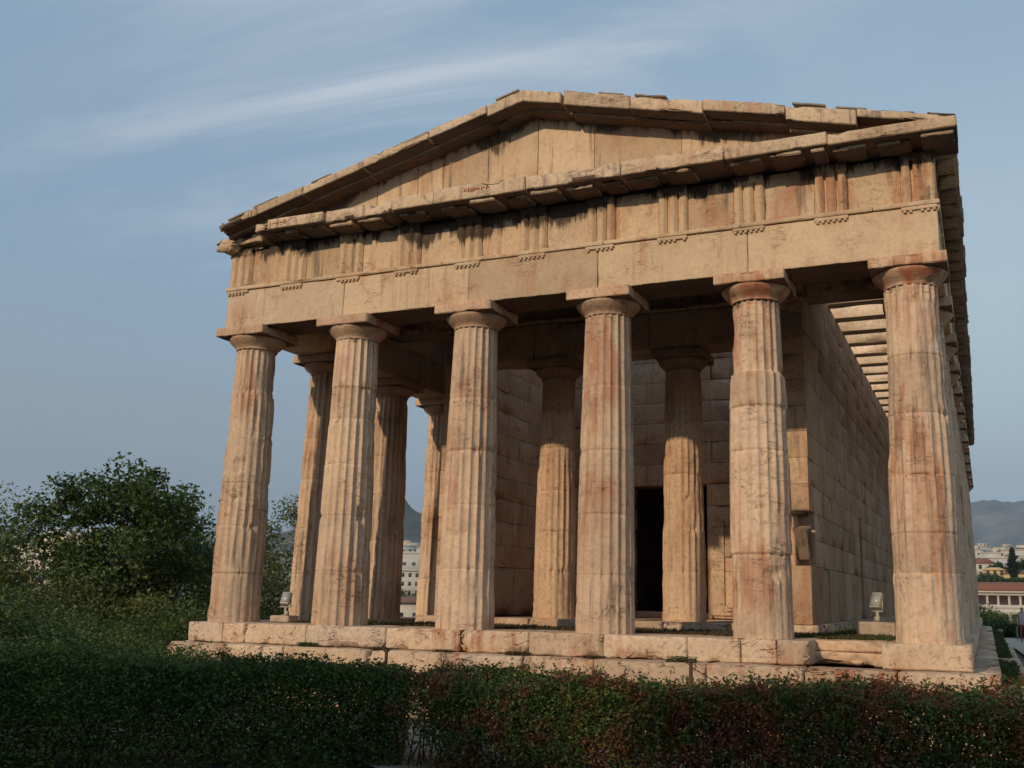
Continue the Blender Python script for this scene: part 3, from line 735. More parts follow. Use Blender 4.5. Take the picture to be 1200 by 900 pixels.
cblock(3.63, 5.24, GY-.01, 7.46, 7.68, 9)
cblock(5.25, GX, GY-.01, 7.44, 7.63, 10, chip=.04)
# traces of old red paint left on two blocks
M_paint = plain('red_paint_trace', (.36, .12, .07), .8, .3, 60)
mb = MB(); r1_ = random.Random(3)
for (xa, n__, zc, yy) in ((-5.36, 9, 7.565, GY-.004), (-1.15, 13, 7.62, GY-.026)):
    for q in range(n__):
        x = xa+q*.045+r1_.uniform(-.01, .01); hh = r1_.uniform(.02, .07); box(mb, x, x+r1_.uniform(.012, .03), yy-.003, yy+.05, zc-hh*.6, zc+hh*r1_.uniform(.2, .7))
o = mb.build('paint_trace', M_paint); o.parent = cor
# corner stub left
mb = MB(); block(mb, -6.98, -6.50, -.12, .5, 7.28, 7.58, res=.06, wear=.09, chip=.10, rough=.03, thr=.35, seed=71, rr=.2); o = mb.build('cornice_block', M_cor, None, True); o.parent = cor
# flank cornices
def flank(s, y0, y1, k):
    f0 = (y0-.0)/32.; gx = GX-.10*f0 if s > 0 else 7.0
    mb = MB(); a, b_ = s*6.3, s*gx
    j = random.uniform(-.02, .02)
    block(mb, min(a, b_)-(j if s < 0 else 0), max(a, b_)+(j if s > 0 else 0), y0+.004, y1-.004, 7.44, 7.62, res=.16, wear=.015, chip=.06, rough=.008, seed=k+400, thr=.58)
    for q in (0, 1):
        yy = y0+.08+q*.645; aa, bb = s*6.78, s*(gx-.06)
        block(mb, min(aa, bb), max(aa, bb), yy, yy+.5, 7.385, 7.46, res=.2, wear=.01, chip=.05, seed=k+450+q, thr=.55)
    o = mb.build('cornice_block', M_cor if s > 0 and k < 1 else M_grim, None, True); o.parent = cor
for k in range(24): flank(1, .56+k*1.29, .56+(k+1)*1.29, k)
for k in range(24): flank(-1, .9+k*1.27, .9+(k+1)*1.27, k+30)

# ---- tympanum and raking cornice
ped = empty('pediment'); ped.parent = temple; ped.location = (0, 0, -TZ)
SL = (9.41-7.72)/6.73
def rake_z(x): return 9.41-SL*abs(x)
mb = MB()
cuts = [-5.9, -4.55, -3.35, -2.45, -1.9, -.95, .05, 1.15, 2.75, 4.2, 5.9]
for k in range(len(cuts)-1):
    a, b_ = cuts[k]+.003, cuts[k+1]-.003
    def Tw(P, a=a, b_=b_):
        Q = P.copy(); t = (P[:, 2]-7.6)/1.0; top = np.array([rake_z(x)-.12 for x in P[:, 0]]); Q[:, 2] = 7.6+t*(top-7.6); return Q
    block(mb, a, b_, .16+random.uniform(-.004, .004), .7, 7.6, 8.6, res=.12, wear=.006, chip=.02, rough=.006, seed=k+600, T=Tw)
o = mb.build('tympanum', M_tym, None, True); o.parent = ped
def rblock(x0, x1, th, seed, side, zoff=0., **kw):
    """raking cornice block following the slope, side -1 left, +1 right"""
    ang = math.atan(SL)
    def T(P):
        Q = P.copy(); Q[:, 2] = rake_z(0)-SL*np.abs(P[:, 0])+P[:, 2]+zoff; return Q
    k = dict(res=.08, wear=.016, chip=.06, rough=.007, fr=2.3, thr=.57, seed=seed, rr=.09); k.update(kw)
    mb = MB(); block(mb, x0, x1, GY-.0, .72, -th, 0, T=T, **k)
    block(mb, x0, x1, GY+.30, .70, -th-.05, -th+.02, T=T, res=.12, wear=.02, chip=.05, seed=seed+7, thr=.55)
    o = mb.build('raking_cornice', M_cor, None, True); o.parent = ped; crust_shade_under(o, -.5)
    return o
lx = [-6.66, -5.85, -4.65, -3.30, -1.90, -.72]
for k in range(5): rblock(lx[k]+.004, lx[k+1]-.004, .17+.02*(k % 2), 700+k, -1, zoff=(.0, .012, -.01, .015, .0)[k], chip=.09 if k == 0 else .06)
# peak block
rblock(-.71, .74, .22, 720, 1, zoff=-.02)
rx = [.79, 2.02, 3.28, 4.62, 5.7, 7.05]
for k in range(5): rblock(rx[k]+.004, rx[k+1]-.004, .26-.03*(k % 3)-(.1 if k == 4 else 0), 730+k, 1, zoff=(.0, -.02, .01, -.015, 0)[k])
# roof tiles seen on edge above the cornice
til = empty('roof'); til.parent = temple; til.location = (0, 0, -TZ)
def rtile(x0, x1, y0, y1, seed, lift=.0, zt=.045):
    def T(P): Q = P.copy(); Q[:, 2] = rake_z(0)-SL*np.abs(P[:, 0])+P[:, 2]+lift; return Q
    mb = MB(); block(mb, x0, x1, y0, y1, .0, zt, T=T, res=.15, wear=.01, chip=.04, seed=seed, thr=.55); o = mb.build('roof_tile', M_tile, None, True); o.parent = til
r0 = random.Random(5)
for x in np.arange(-6.5, 6.9, .66):
    if abs(x) < .5 or r0.random() < .22: continue
    rtile(x, x+.50+r0.uniform(-.08, .08), GY+.02+r0.uniform(0, .06), .7, int(x*10)+800, lift=.006+r0.uniform(0, .02))
def slab(x0, x1, y0, y1, name='roof_slope', d=.14):
    mb = MB()
    V = np.array([[x0, y0, rake_z(x0)-d], [x1, y0, rake_z(x1)-d], [x1, y1, rake_z(x1)-d], [x0, y1, rake_z(x0)-d], [x0, y0, rake_z(x0)-.02], [x1, y0, rake_z(x1)-.02], [x1, y1, rake_z(x1)-.02], [x0, y1, rake_z(x0)-.02]])
    mb.add(V, CF); o = mb.build(name, M_tile); o.parent = til
for s in (-1, 1):
    slab(min(0, s*6.9), max(0, s*6.9), .73, 4.3); slab(min(0, s*3.1), max(0, s*3.1), 8.0, 31.7)
slab(-6.9, -3.11, 8.01, 31.7)
slab(-6.9, -3.71, 4.31, 8.0)
mb = MB(); box(mb, -3.6, 3.6, YB+.1, YE, 7.43, 7.6); tp(mb.build('cella_ceiling', M_dark))
# eave tiles along the south cornice: broken jagged edge
for k in range(46):
    y = .2+k*.67
    if r0.random() < .12: continue
    gx = GX-.10*y/32.+r0.uniform(-.03, .035)
    mb = MB(); block(mb, 6.25, gx, y, y+.62, 7.625, 7.625+.07+r0.uniform(0, .03), res=.3, wear=.012, chip=.05, seed=k+850, thr=.5); o = mb.build('eave_tile', M_tile, None, True); o.parent = til

#ENDTEMPLE
# ================================================================ VEGETATION
def leaves(P, size, aspect=.5, up=.35, seed=0, out=None):
    """folded leaf quads scattered at points P"""
    g = np.random.default_rng(seed); n = len(P)
    d = g.normal(size=(n, 3)); d[:, 2] *= .7; d /= np.linalg.norm(d, axis=1)[:, None]
    q = g.normal(size=(n, 3)); q[:, 2] += up*2
    if out is not None: q += out
    s = np.cross(d, q); s /= np.linalg.norm(s, axis=1)[:, None]+1e-9
    nn = np.cross(s, d)
    L_ = (size*g.uniform(.6, 1.3, n))[:, None]; W_ = L_*aspect*g.uniform(.7, 1.2, n)[:, None]
    V = np.stack([P-d*L_*.5, P+s*W_*.5+nn*L_*.08, P+d*L_*.5, P-s*W_*.5+nn*L_*.08], 1).reshape(-1, 3)
    return V, np.arange(4*n).reshape(n, 4)
def tube(mb, pts, rad, n=5):
    pts = np.asarray(pts, float); m_ = len(pts); rad = np.broadcast_to(np.asarray(rad, float), (m_,))
    t = np.gradient(pts, axis=0); t /= np.linalg.norm(t, axis=1)[:, None]+1e-9
    a = np.cross(t, np.array([.31, .12, .94])); k = np.linalg.norm(a, axis=1) < .05
    if k.any(): a[k] = np.cross(t[k], np.array([1., 0, 0]))
    a /= np.linalg.norm(a, axis=1)[:, None]; b = np.cross(t, a)
    th = np.linspace(0, 2*math.pi, n+1)[:-1]
    V = (pts[:, None, :]+rad[:, None, None]*(a[:, None, :]*np.cos(th)[None, :, None]+b[:, None, :]*np.sin(th)[None, :, None])).reshape(-1, 3)
    I = np.arange(m_*n).reshape(m_, n); J = np.roll(I, -1, 1)
    mb.add(V, np.stack([I[:-1].ravel(), J[:-1].ravel(), J[1:].ravel(), I[1:].ravel()], 1))
def limb(p0, p1, r0, r1, g, wob=.08, n=6):
    t = np.linspace(0, 1, n)[:, None]; p0 = np.array(p0, float); p1 = np.array(p1, float); Ln = np.linalg.norm(p1-p0)
    P = p0+(p1-p0)*t; P[1:-1] += g.normal(size=(n-2, 3))*wob*Ln/2; P[1:-1, 2] += .06*Ln*np.sin(t[1:-1, 0]*3.14)
    return P, r0+(r1-r0)*t[:, 0]
def tree(name, label, cat, x, y, zb, ht, rad, m, nl=22000, ls=.11, ncl=60, seed=1, group=None, trunk=.3, low=.25, clr=.16, shape='round', bark=None, stems=1, lift=0.):
    g = np.random.default_rng(seed); root = empty(name, (x, y, zb)); tag(root, label, cat, group)
    cz = ht*(.5+low/2)+lift; hz = ht*(1-low)/2
    C = []
    while len(C) < ncl:
        p = g.uniform(-1, 1, 3); r = np.linalg.norm(p)
        if r > 1 or r < .35: continue
        if shape == 'cone' : w_ = .12+.88*(1-(p[2]+1)/2)**.75; C.append((p[0]*w_*rad, p[1]*w_*rad, cz+p[2]*hz))
        else:
            th = math.atan2(p[1], p[0]); lob = 1+.22*math.sin(th*3+seed)+.12*math.sin(th*5+seed*2)+.15*math.sin(p[2]*4+seed)
            C.append((p[0]*rad*lob*.88, p[1]*rad*lob*.88, cz+p[2]*hz*.92*(1+.1*math.sin(th*2+seed))))
    C = np.array(C)
    mb = MB(); tops = []
    for s in range(stems):
        a = g.uniform(0, 6.28); b0 = np.array([.12*rad*math.cos(a)*(stems > 1), .12*rad*math.sin(a)*(stems > 1), -.15])
        tp_ = np.array([g.normal()*.12*rad, g.normal()*.12*rad, ht*max(.3, low+.12)])
        if shape == 'cone': tp_ = np.array([0, 0, ht*.8])
        P, Rr = limb(b0, tp_, trunk/2, trunk/3.2, g, .05); tube(mb, P, Rr, 9); tops.append((P, Rr))
    if shape != 'cone':
        idx = g.permutation(len(C))[:min(len(C), 26)]
        for i in idx:
            P0, R0 = tops[g.integers(len(tops))]; st = P0[g.integers(3, len(P0))]
            P, Rr = limb(st, C[i], trunk*.16, trunk*.025, g, .12); tube(mb, P, Rr, 5)
            for _ in range(2):
                j = g.integers(len(C)); dd = C[j]
                if np.linalg.norm(dd-P[3]) < rad*.9: Q, Rq = limb(P[3], dd, trunk*.07, trunk*.015, g, .12, 5); tube(mb, Q, Rq, 4)
    mb.build('trunk', bark or M_bark, root, True)
    k = g.integers(0, len(C), nl); cs_ = rad*clr*g.uniform(.6, 1.35, len(C))
    off = g.normal(size=(nl, 3)); off /= np.linalg.norm(off, axis=1)[:, None]; off *= (g.uniform(0, 1, nl)**.45*cs_[k]*1.9)[:, None]; off[:, 2] *= .75
    P = C[k]+off; P[:, 2] = np.maximum(P[:, 2], .03)
    V, Fq = leaves(P, ls, .55, seed=seed)
    mesh_np('crown', V, Fq, m, root)
    return root
CAMP = (7.0773, -14.9231, .5624)
def at(d, r, z=None):
    """world point at a heading (x, y unit vector) and distance from the standpoint"""
    return (CAMP[0]+d[0]*r, CAMP[1]+d[1]*r)
# trees left of the temple
tree('tree', 'broad dark green leafy tree just left of the temple, its top open against the sky', 'tree', -14.2, 5.1, -2.1, 6.3, 2.75, M_tree, nl=27000, ls=.14, ncl=130, seed=3, clr=.115, low=.10, stems=3)
tree('tree', 'sunlit yellow green tree cut by the left edge of the photo', 'tree', -19.6, 5.4, -3.3, 6.7, 3.2, M_olive, nl=22000, ls=.13, ncl=110, seed=5, clr=.14, low=.12)
tree('tree', 'feathery olive green tree seen between the left corner column and the next one', 'tree', -17.4, 16.5, -4.6, 9.2, 3.5, M_olive, nl=34000, ls=.13, ncl=150, seed=8, clr=.13, low=.12)
tree('tree', 'darker tree filling in behind the broad tree towards the corner column', 'tree', -17.2, 9.8, -3.6, 7.0, 3.1, M_tree, nl=24000, ls=.14, ncl=120, seed=9, low=.1)
tree('shrub', 'olive shrub low beneath the broad tree', 'shrub', -12.2, 2.2, -1.6, 2.4, 1.9, M_olive, nl=14000, ls=.10, ncl=50, seed=12, low=0., trunk=.1, stems=3, clr=.2)
tree('shrub', 'dark shrub filling the far left, below the yellow green tree', 'shrub', -13.6, -1.0, -1.5, 3.0, 2.3, M_tree, nl=18000, ls=.11, ncl=60, seed=13, low=0., trunk=.1, stems=3, clr=.2)
tree('shrub', 'rounded low shrub against the left end of the temple steps', 'shrub', -9.2, 1.4, -1.4, 1.75, 1.5, M_hedge, nl=12000, ls=.07, ncl=50, seed=14, low=0., trunk=.08, stems=3, clr=.2)
tree('shrub', 'small green shrub behind the left corner column', 'shrub', -11.2, 9.5, -1.8, 2.6, 1.5, M_olive, nl=10000, ls=.09, ncl=40, seed=15, low=0., trunk=.08, stems=3, clr=.2)
ol = tree('flowering_shrub', 'loose leafy shrub with a few white flowers at the far left', 'shrub', -8.0, -4.0, -1.35, 1.9, 1.6, M_tree, nl=12000, ls=.09, ncl=55, seed=16, low=0., trunk=.09, stems=4, clr=.2)
g = np.random.default_rng(4); mb = MB()
for k in range(7):
    c = np.array([1.05+g.normal()*.12, -1.0+g.normal()*.12, 1.35+g.normal()*.12])
    V, Fq = leaves(c+g.normal(size=(8, 3))*.02, .07, .8, seed=k); mb.add(V, Fq)
mb.build('flower', M_flower, ol)
tree('shrub', 'bushy green shrub rising behind the left hedge', 'shrub', -6.6, -3.1, -1.35, 1.35, 1.5, M_hedge, nl=16000, ls=.06, ncl=60, seed=17, low=0., trunk=.08, stems=4, clr=.2)
tree('shrub', 'sprawling shrub between the left hedge and the temple steps', 'shrub', -9.3, -1.2, -1.35, 1.5, 1.6, M_tree, nl=14000, ls=.07, ncl=60, seed=18, low=0., trunk=.08, stems=4, clr=.2)

tree('shrub', 'low dark shrub hiding the left end of the lower temple step', 'shrub', -5.35, -2.2, -1.35, 1.02, .95, M_hedge, nl=12000, ls=.055, ncl=45, seed=19, low=0., trunk=.06, stems=4, clr=.2)
tree('shrub', 'green shrub touching the left corner of the lower temple step', 'shrub', -6.5, -1.9, -1.35, 1.25, 1.0, M_tree, nl=12000, ls=.055, ncl=45, seed=20, low=0., trunk=.06, stems=4, clr=.2)
def hedge(label, pts, wd, zb, zt, nl, m, seed, barep=.0, lsz=.05, stemn=30, rise=0.):
    g = np.random.default_rng(seed); pts = np.array(pts, float)
    seg = np.diff(pts, axis=0); ln = np.linalg.norm(seg, axis=1); cum = np.concatenate([[0], np.cumsum(ln)])
    root = empty('hedge', (pts[0, 0], pts[0, 1], zb)); tag(root, label, 'hedge')
    def frame(s):
        i = np.clip(np.searchsorted(cum, s, 'right')-1, 0, len(seg)-1); t = (s-cum[i])/ln[i]; c = pts[i]+seg[i]*t[:, None]
        nrm = np.stack([-seg[i, 1], seg[i, 0]], 1)/ln[i][:, None]; return c, nrm
    s = g.uniform(0, cum[-1], nl*2); u = g.uniform(-1, 1, nl*2); h = g.uniform(0, 1, nl*2)
    # keep mostly the outer shell
    du = 1-np.abs(u); dh = 1-h
    sh = np.minimum(du*wd/2, dh*(zt-zb)); keep = g.uniform(size=nl*2) < np.exp(-sh/.12)+.18
    P0 = np.stack([s*.9, u*2, h*2.2+seed], 1)
    dens = fbm(P0*1.3, seed, 3)
    bare = sstep(.62, .10, h)*barep
    keep &= g.uniform(size=nl*2) > bare*sstep(.36, .56, dens)*1.1
    if barep > .5: keep &= (g.uniform(size=nl*2) > sstep(.75, .15, h)*sstep(.9, .2, s)*.95)
    keep &= g.uniform(size=nl*2) > sstep(.60, .74, dens)*.6
    s, u, h = s[keep], u[keep], h[keep]
    c, nrm = frame(s)
    top = zt+rise*np.clip(s/cum[-1]-.35, 0, 1)+.17*(fbm(np.stack([s*.8, u, 0*s], 1), seed+4, 3)-.5)*2+.05*(fbm(np.stack([s*5, u*3, 0*s], 1), seed+5, 2)-.5)*2
    wv = 1+.22*(fbm(np.stack([s*1.1, np.sign(u)*3, h*2], 1), seed+6, 3)-.5)*2-.25*(h**4)
    xy = c+nrm*(u*wd/2*wv)[:, None]
    z = zb+.04+h*(top-zb-.04)
    # shoots standing above the clipped top
    sp = (fbm(np.stack([s*14, u*9, 0*s], 1), seed+8, 2) > .60); z = z+np.where(sp & (h > .9), g.uniform(.0, .10, len(z)), 0)
    P = np.column_stack([xy, z])-np.array([pts[0, 0], pts[0, 1], zb])
    V, Fq = leaves(P, lsz, .5, up=.5, seed=seed); mesh_np('foliage', V, Fq, m, root)
    mb = MB()
    for k in range(int(stemn*cum[-1])):
        s0 = g.uniform(0, cum[-1]); u0 = g.uniform(-.45, .45)
        c0, n0 = frame(np.array([s0])); s1 = np.clip(s0+g.normal()*.28, 0, cum[-1]); u1 = np.clip(u0+g.normal()*.4, -.92, .92); c1, n1_ = frame(np.array([s1]))
        a = np.array([*(c0[0]+n0[0]*u0*wd/2), zb-.03]); b = np.array([*(c1[0]+n1_[0]*u1*wd/2), zb+(zt-zb)*g.uniform(.55, .98)])
        o_ = np.array([pts[0, 0], pts[0, 1], zb])
        P, Rr = limb(a-o_, b-o_, g.uniform(.006, .016), .003, g, .10, 5); tube(mb, P, Rr, 4)
    mb.build('branches', M_twig, root)
    return root
hedge('dark green clipped hedge at lower left, in front of the left half of the steps', [(.80, -4.6), (-1.3, -5.75), (-3.4, -6.95), (-6.5, -8.9)], 1.4, TZ, -.23, 210000, M_hedge, 21, barep=.35, lsz=.05, rise=.35)
hedge('reddish green clipped hedge at lower right, bare stems showing near its foot', [(1.1, -4.95), (4.0, -5.25), (7.5, -5.4), (10.5, -5.6)], 1.1, TZ, -.28, 260000, M_hedge_red, 22, barep=.85, lsz=.046, stemn=42, rise=.26)

# tufts of dry grass and weeds on the step
M_dry = leafmat('dry_weed', [(.3, (.05, .035, .015)), (.6, (.10, .075, .035))], s=9)
for k, (x, y, w_, h_, m, lb) in enumerate([(-4.05, -.1, .32, .16, M_grass, 'green weed clump on the temple step nearest the left corner'), (-2.54, -.08, .30, .07, M_dry, 'dry brown weed on the step between the second and third front columns'),
        (-1.31, -.08, .26, .08, M_dry, 'flat dry tuft on the step below the third front column'), (.05, -.1, .30, .12, M_dry, 'spiky dry tuft on the step right of the third front column'),
        (1.36, -.1, .26, .07, M_dry, 'dry tuft on the step below the fourth front column'), (2.8, -.2, .34, .20, M_grass, 'bright green weed on the step between the fourth and fifth front columns')]):
    g = np.random.default_rng(k+60); n = 420; P = g.normal(size=(n, 3))*np.array([w_*.4, .05, h_*.3]); P = np.clip(P, -1.6*np.array([w_*.4, .05, h_*.3]), 1.6*np.array([w_*.4, .05, h_*.3])); P[:, 2] = np.abs(P[:, 2])*.8+.005
    V, Fq = leaves(P, .06, .22, up=.1, seed=k); o = mesh_np('weed_tuft', V, Fq, m); o.location = (x, y, -.365); tag(o, lb, 'weed')
# grass
def grass(name, x0, x1, y0, y1, z, n, h, m, seed):
    g = np.random.default_rng(seed); P = np.column_stack([g.uniform(x0, x1, n), g.uniform(y0, y1, n), np.zeros(n)])
    k = fbm(P*1.2, seed, 3) > .42; P = P[k]; n = len(P); P[:, 2] = z
    a = g.uniform(0, 6.28, n); hh = h*g.uniform(.4, 1.2, n); wv = .012+.01*g.uniform(size=n); s = np.column_stack([np.cos(a), np.sin(a), 0*a])*wv[:, None]
    tip = P+np.column_stack([g.normal(size=n)*h*.4, g.normal(size=n)*h*.4, hh])
    V = np.stack([P-s, P+s, tip+s*.2, tip-s*.2], 1).reshape(-1, 3)
    o = mesh_np(name, V, np.arange(4*n).reshape(n, 4), m); tag(o, kind='stuff'); return o
grass('grass', 4.4, 5.7, 1.2, 14, -.035, 9000, .07, M_grass, 31)
grass('grass', -5.6, 5.6, 1.2, 3.7, -.035, 14000, .06, M_dry, 32)
grass('grass', 7.22, 7.54, 3, 31, -.71, 9000, .11, M_grass, 33)
grass('grass', -14, -7.9, -3, 24, TZ-.15, 22000, .25, M_grass, 34)
grass('grass', 8.6, 16, 12, 60, TZ-.02, 22000, .14, M_dry, 35)
# unseen trees added behind the standpoint to shade the hedges
for k, (x, y, h, r_) in enumerate([(-18, -34, 14.6, 4.6), (-12, -33.2, 14.2, 4.6), (-6, -33.6, 14.5, 4.6), (0, -33.2, 14.2, 4.4), (5.5, -33.8, 14.4, 4.2)]):
    lab = ['first', 'second', 'third', 'fourth', 'fifth'][k]
    tree('shade_pine', 'unseen tall dark pine added behind the viewpoint for shade, %s in the row counted from the north' % lab, 'shade tree', x, y, TZ, h, r_, M_tree, nl=14000, ls=.62, ncl=170, seed=40+k, low=.02, trunk=.5, group='unseen shade pines behind the viewpoint')

# ================================================================ CITY
def wallmat(name, c, win=(.05, .055, .06), gx=3.2, gz=3.1):
    m, nt, b = mat(name); t = N(nt, 'ShaderNodeTexCoord')
    s = N(nt, 'ShaderNodeSeparateXYZ'); nt.links.new(t.outputs['Object'], s.inputs[0])
    def cell(a, p, lo, hi):
        f = mth(nt, 'FRACT', mth(nt, 'DIVIDE', a, p)); return mth(nt, 'MULTIPLY', mth(nt, 'GREATER_THAN', f, lo), mth(nt, 'LESS_THAN', f, hi))
    g = nt.nodes.new('ShaderNodeNewGeometry'); u = mth(nt, 'ADD', s.outputs[0], s.outputs[1])
    mk = mth(nt, 'MULTIPLY', cell(u, gx, .3, .68), cell(s.outputs[2], gz, .28, .72))
    sn = N(nt, 'ShaderNodeSeparateXYZ'); nt.links.new(g.outputs['Normal'], sn.inputs[0]); mk = mth(nt, 'MULTIPLY', mk, mth(nt, 'LESS_THAN', sn.outputs[2], .5))
    base = mixc(nt, 1.0, c, ramp(nt, noise(nt, pos(nt), .3, 4, .6), [(.3, (.82, .82, .82)), (.6, (1, 1, 1))]), 'MULTIPLY')
    nt.links.new(mixc(nt, mk, base, win), b.inputs['Base Color']); b.inputs['Roughness'].default_value = .85
    return m
M_city = [wallmat('city_wall_white', (.50, .47, .43), gx=2.4, gz=2.9), wallmat('city_wall_cream', (.55, .47, .36), gx=2.8), wallmat('city_wall_grey', (.42, .42, .41), gx=3.8), wallmat('city_wall_pink', (.52, .40, .33))]
M_wwhite = plain('plaster_white', (.46, .43, .38), .9, .08, 1)
M_ochre = plain('plaster_ochre', (.50, .37, .20), .9, .1, 1)
M_redroof = plain('clay_roof', (.20, .085, .06), .9, .25, 3)
M_brownroof = plain('clay_roof_brown', (.16, .10, .075), .9, .25, 3)
M_windark = plain('window_glass', (.03, .032, .035), .3, .05, 3, .6)
def block_house(x, y, w_, d_, h, rot, m, seed, label, cat='building', group=None, name='apartment_building', base=None):
    r0 = random.Random(seed); z = float(terr(np.array([x]), np.array([y]))[0])-2 if base is None else base
    root = empty(name, (x, y, z)); root.rotation_euler = (0, 0, rot); tag(root, label, cat, group)
    mb = MB(); box(mb, -w_/2, w_/2, -d_/2, d_/2, 0, h); 
    mb.build('wall', m, root)
    mb = MB(); box(mb, -w_/2-.25, w_/2+.25, -d_/2-.25, d_/2+.25, h+.01, h+.5); mb.build('roof', M_wwhite, root)
    if r0.random() < .7:
        mb = MB(); a = r0.uniform(-.3, .2)*w_; box(mb, a, a+w_*.3, -d_*.2, d_*.2, h+.51, h+2.9); mb.build('stair_tower', m, root)
    for q in range(2):
        if r0.random() < .5: mb = MB(); a = r0.uniform(-.4, .4)*w_; box(mb, a, a+1.2, -d_*.4, -d_*.4+1.2, h+.51, h+1.7); mb.build('water_tank', M_metal, root)
    return root
r0 = random.Random(11)
lab1 = 'pale flat roofed block in the dense distant city right of the temple'
n_ = 0
for row, dist in enumerate([480, 540, 610, 690, 780, 880, 1000, 1150, 1320, 1520, 1750]):
    a = -.048+r0.uniform(0, .01)
    while a < .13:
        w_ = r0.uniform(11, 22)*(1+dist/3500); h = r0.uniform(4.5, 8)*(1+dist/900)
        x, y = at((a, math.sqrt(1-a*a)), dist*r0.uniform(.97, 1.03))
        block_house(x, y, w_, r0.uniform(10, 16), h, r0.uniform(-.35, .35), M_city[r0.choice([0, 0, 0, 1, 2, 3])], n_, lab1, group='distant city blocks on the right'); n_ += 1
        a += (w_+r0.uniform(0, 14))/dist
lab2 = 'pale city block below the rocky hill, seen through the gap between columns'
for row, dist in enumerate([420, 520, 640, 780, 950, 1150, 1400]):
    a = -.562+r0.uniform(0, .01)
    while a < -.485:
        w_ = r0.uniform(12, 24)*(1+dist/3500); x, y = at((a, math.sqrt(1-a*a)), dist)
        block_house(x, y, w_, 14, r0.uniform(5, 10)*(1+dist/1200), .55+r0.uniform(-.3, .3), M_city[r0.choice([0, 0, 1, 2])], n_, lab2, group='city blocks below the rocky hill'); n_ += 1
        a += (w_+r0.uniform(0, 8))/dist
lab3 = 'pale building glimpsed through the leaves of the broad tree'
for (a, dist, h) in [(-0.762, 240, 9), (-0.748, 230, 10), (-0.734, 245, 9), (-0.710, 260, 8), (-0.775, 270, 10)]:
    x, y = at((a, math.sqrt(1-a*a)), dist); block_house(x, y, 15, 12, h+3, .8, M_city[n_ % 2], n_, lab3, group='buildings glimpsed through the tree', base=-2.0); n_ += 1
def house(name, label, x, y, z, w_, d_, h, rh, mw, mr, rot=0., nw=3, floors=2, ws=(1., 1.5)):
    root = empty(name, (x, y, z)); root.rotation_euler = (0, 0, rot); tag(root, label, 'house')
    mb = MB(); box(mb, -w_/2, w_/2, -d_/2, d_/2, 0, h); mb.build('wall', mw, root)
    e = .5; V = np.array([[-w_/2-e, -d_/2-e, h+.01], [w_/2+e, -d_/2-e, h+.01], [w_/2+e, d_/2+e, h+.01], [-w_/2-e, d_/2+e, h+.01], [-w_/2*.45, -.4, h+rh], [w_/2*.45, -.4, h+rh], [w_/2*.45, .4, h+rh], [-w_/2*.45, .4, h+rh]])
    mb = MB(); mb.add(V, CF); mb.build('roof', mr, root)
    for f in range(floors):
        for k in range(nw):
            cx_ = -w_/2+(k+.5)*w_/nw; cz = (f+.5)*h/floors
            mb = MB(); box(mb, cx_-ws[0]/2, cx_+ws[0]/2, -d_/2-.06, -d_/2+.1, cz-ws[1]/2, cz+ws[1]/2); mb.build('window', M_windark, root)
    return root
x, y = at((-.0035, 1.0), 400); house('house', 'white house with a red hipped roof just right of the corner column, above the stoa', x, y, 10.0, 10, 9, 5.2, 2.0, M_wwhite, M_redroof)
x, y = at((.0085, 1.0), 372); house('house', 'ochre house with a low gable above the stoa roof', x, y, 8.0, 6.5, 8, 3.9, 1.0, M_ochre, M_ochre, nw=3)
x, y = at((.031, 1.0), 350); house('house', 'long ochre house with a brown roof beside the tall cypress', x, y, 5.8, 11, 9, 4.3, 1.3, M_ochre, M_brownroof, nw=4, floors=1)
x, y = at((.058, .9994), 360); house('house', 'cream house with a red roof beyond the right edge', x, y, 6.0, 12, 9, 5.0, 2.0, M_wwhite, M_redroof, nw=4)
# white classical building between the columns
x, y = at((-.5235, .852), 300); house('house', 'large white building with rows of windows in the gap between the left columns', x, y, -2.5, 34, 14, 9.8, .5, M_wwhite, M_wwhite, rot=.55, nw=17, floors=4, ws=(.8, 1.1))
x, y = at((-.5225, .8526), 140); house('house', 'small pale house low in the gap between the left columns', x, y, -4.6, 9, 7, 4.1, .8, M_wwhite, M_brownroof, rot=.5, nw=4, floors=1)
for k, (a, dist, h, r_, zb, m, lb) in enumerate([(-.519, 210, 6.2, 4, -6, M_far, 'round tree beside the small pale house in the gap between the left columns'), (-.530, 255, 6.5, 5, -5.5, M_far, 'tree in front of the large white building between the left columns'),
        (-.5115, 118, 3.4, 2.2, -5.2, M_olive, 'light green bush below the small pale house')]):
    x, y = at((a, math.sqrt(1-a*a)), dist); tree('tree', lb, 'tree', x, y, zb, h, r_, m, nl=3500, ls=.7 if dist > 150 else .3, ncl=40, seed=k+70, low=.05)
# cypress and trees around the houses
x, y = at((.0243, 1.0), 345); tree('cypress_tree', 'tall dark cypress standing above the ochre houses at right', 'cypress tree', x, y, 8.3, 10.4, 1.9, M_cyp, nl=9000, ls=.5, ncl=160, seed=80, shape='cone', low=.03, trunk=.5)
tl_ = ['bushy tree left of the cypress, between it and the red roofed house', 'tree directly behind the stoa roof, below the ochre house', 'tree right of the tall cypress', 'low tree at the foot of the cypress', 'wide tree on the slope behind the stoa, left end']
for k, (a, dist, h, r_, zb) in enumerate([(.013, 392, 5.5, 4, 9.5), (.003, 340, 5.0, 6, 4.3), (.034, 360, 6.0, 4, 9.0), (.0245, 330, 3.0, 4, 5.2), (-.012, 335, 5.0, 6, 4.0)]):
    x, y = at((a, 1.0), dist); tree('tree', tl_[k], 'tree', x, y, zb, h, r_, M_far, nl=3500, ls=.9, ncl=40, seed=k+90, low=.03)
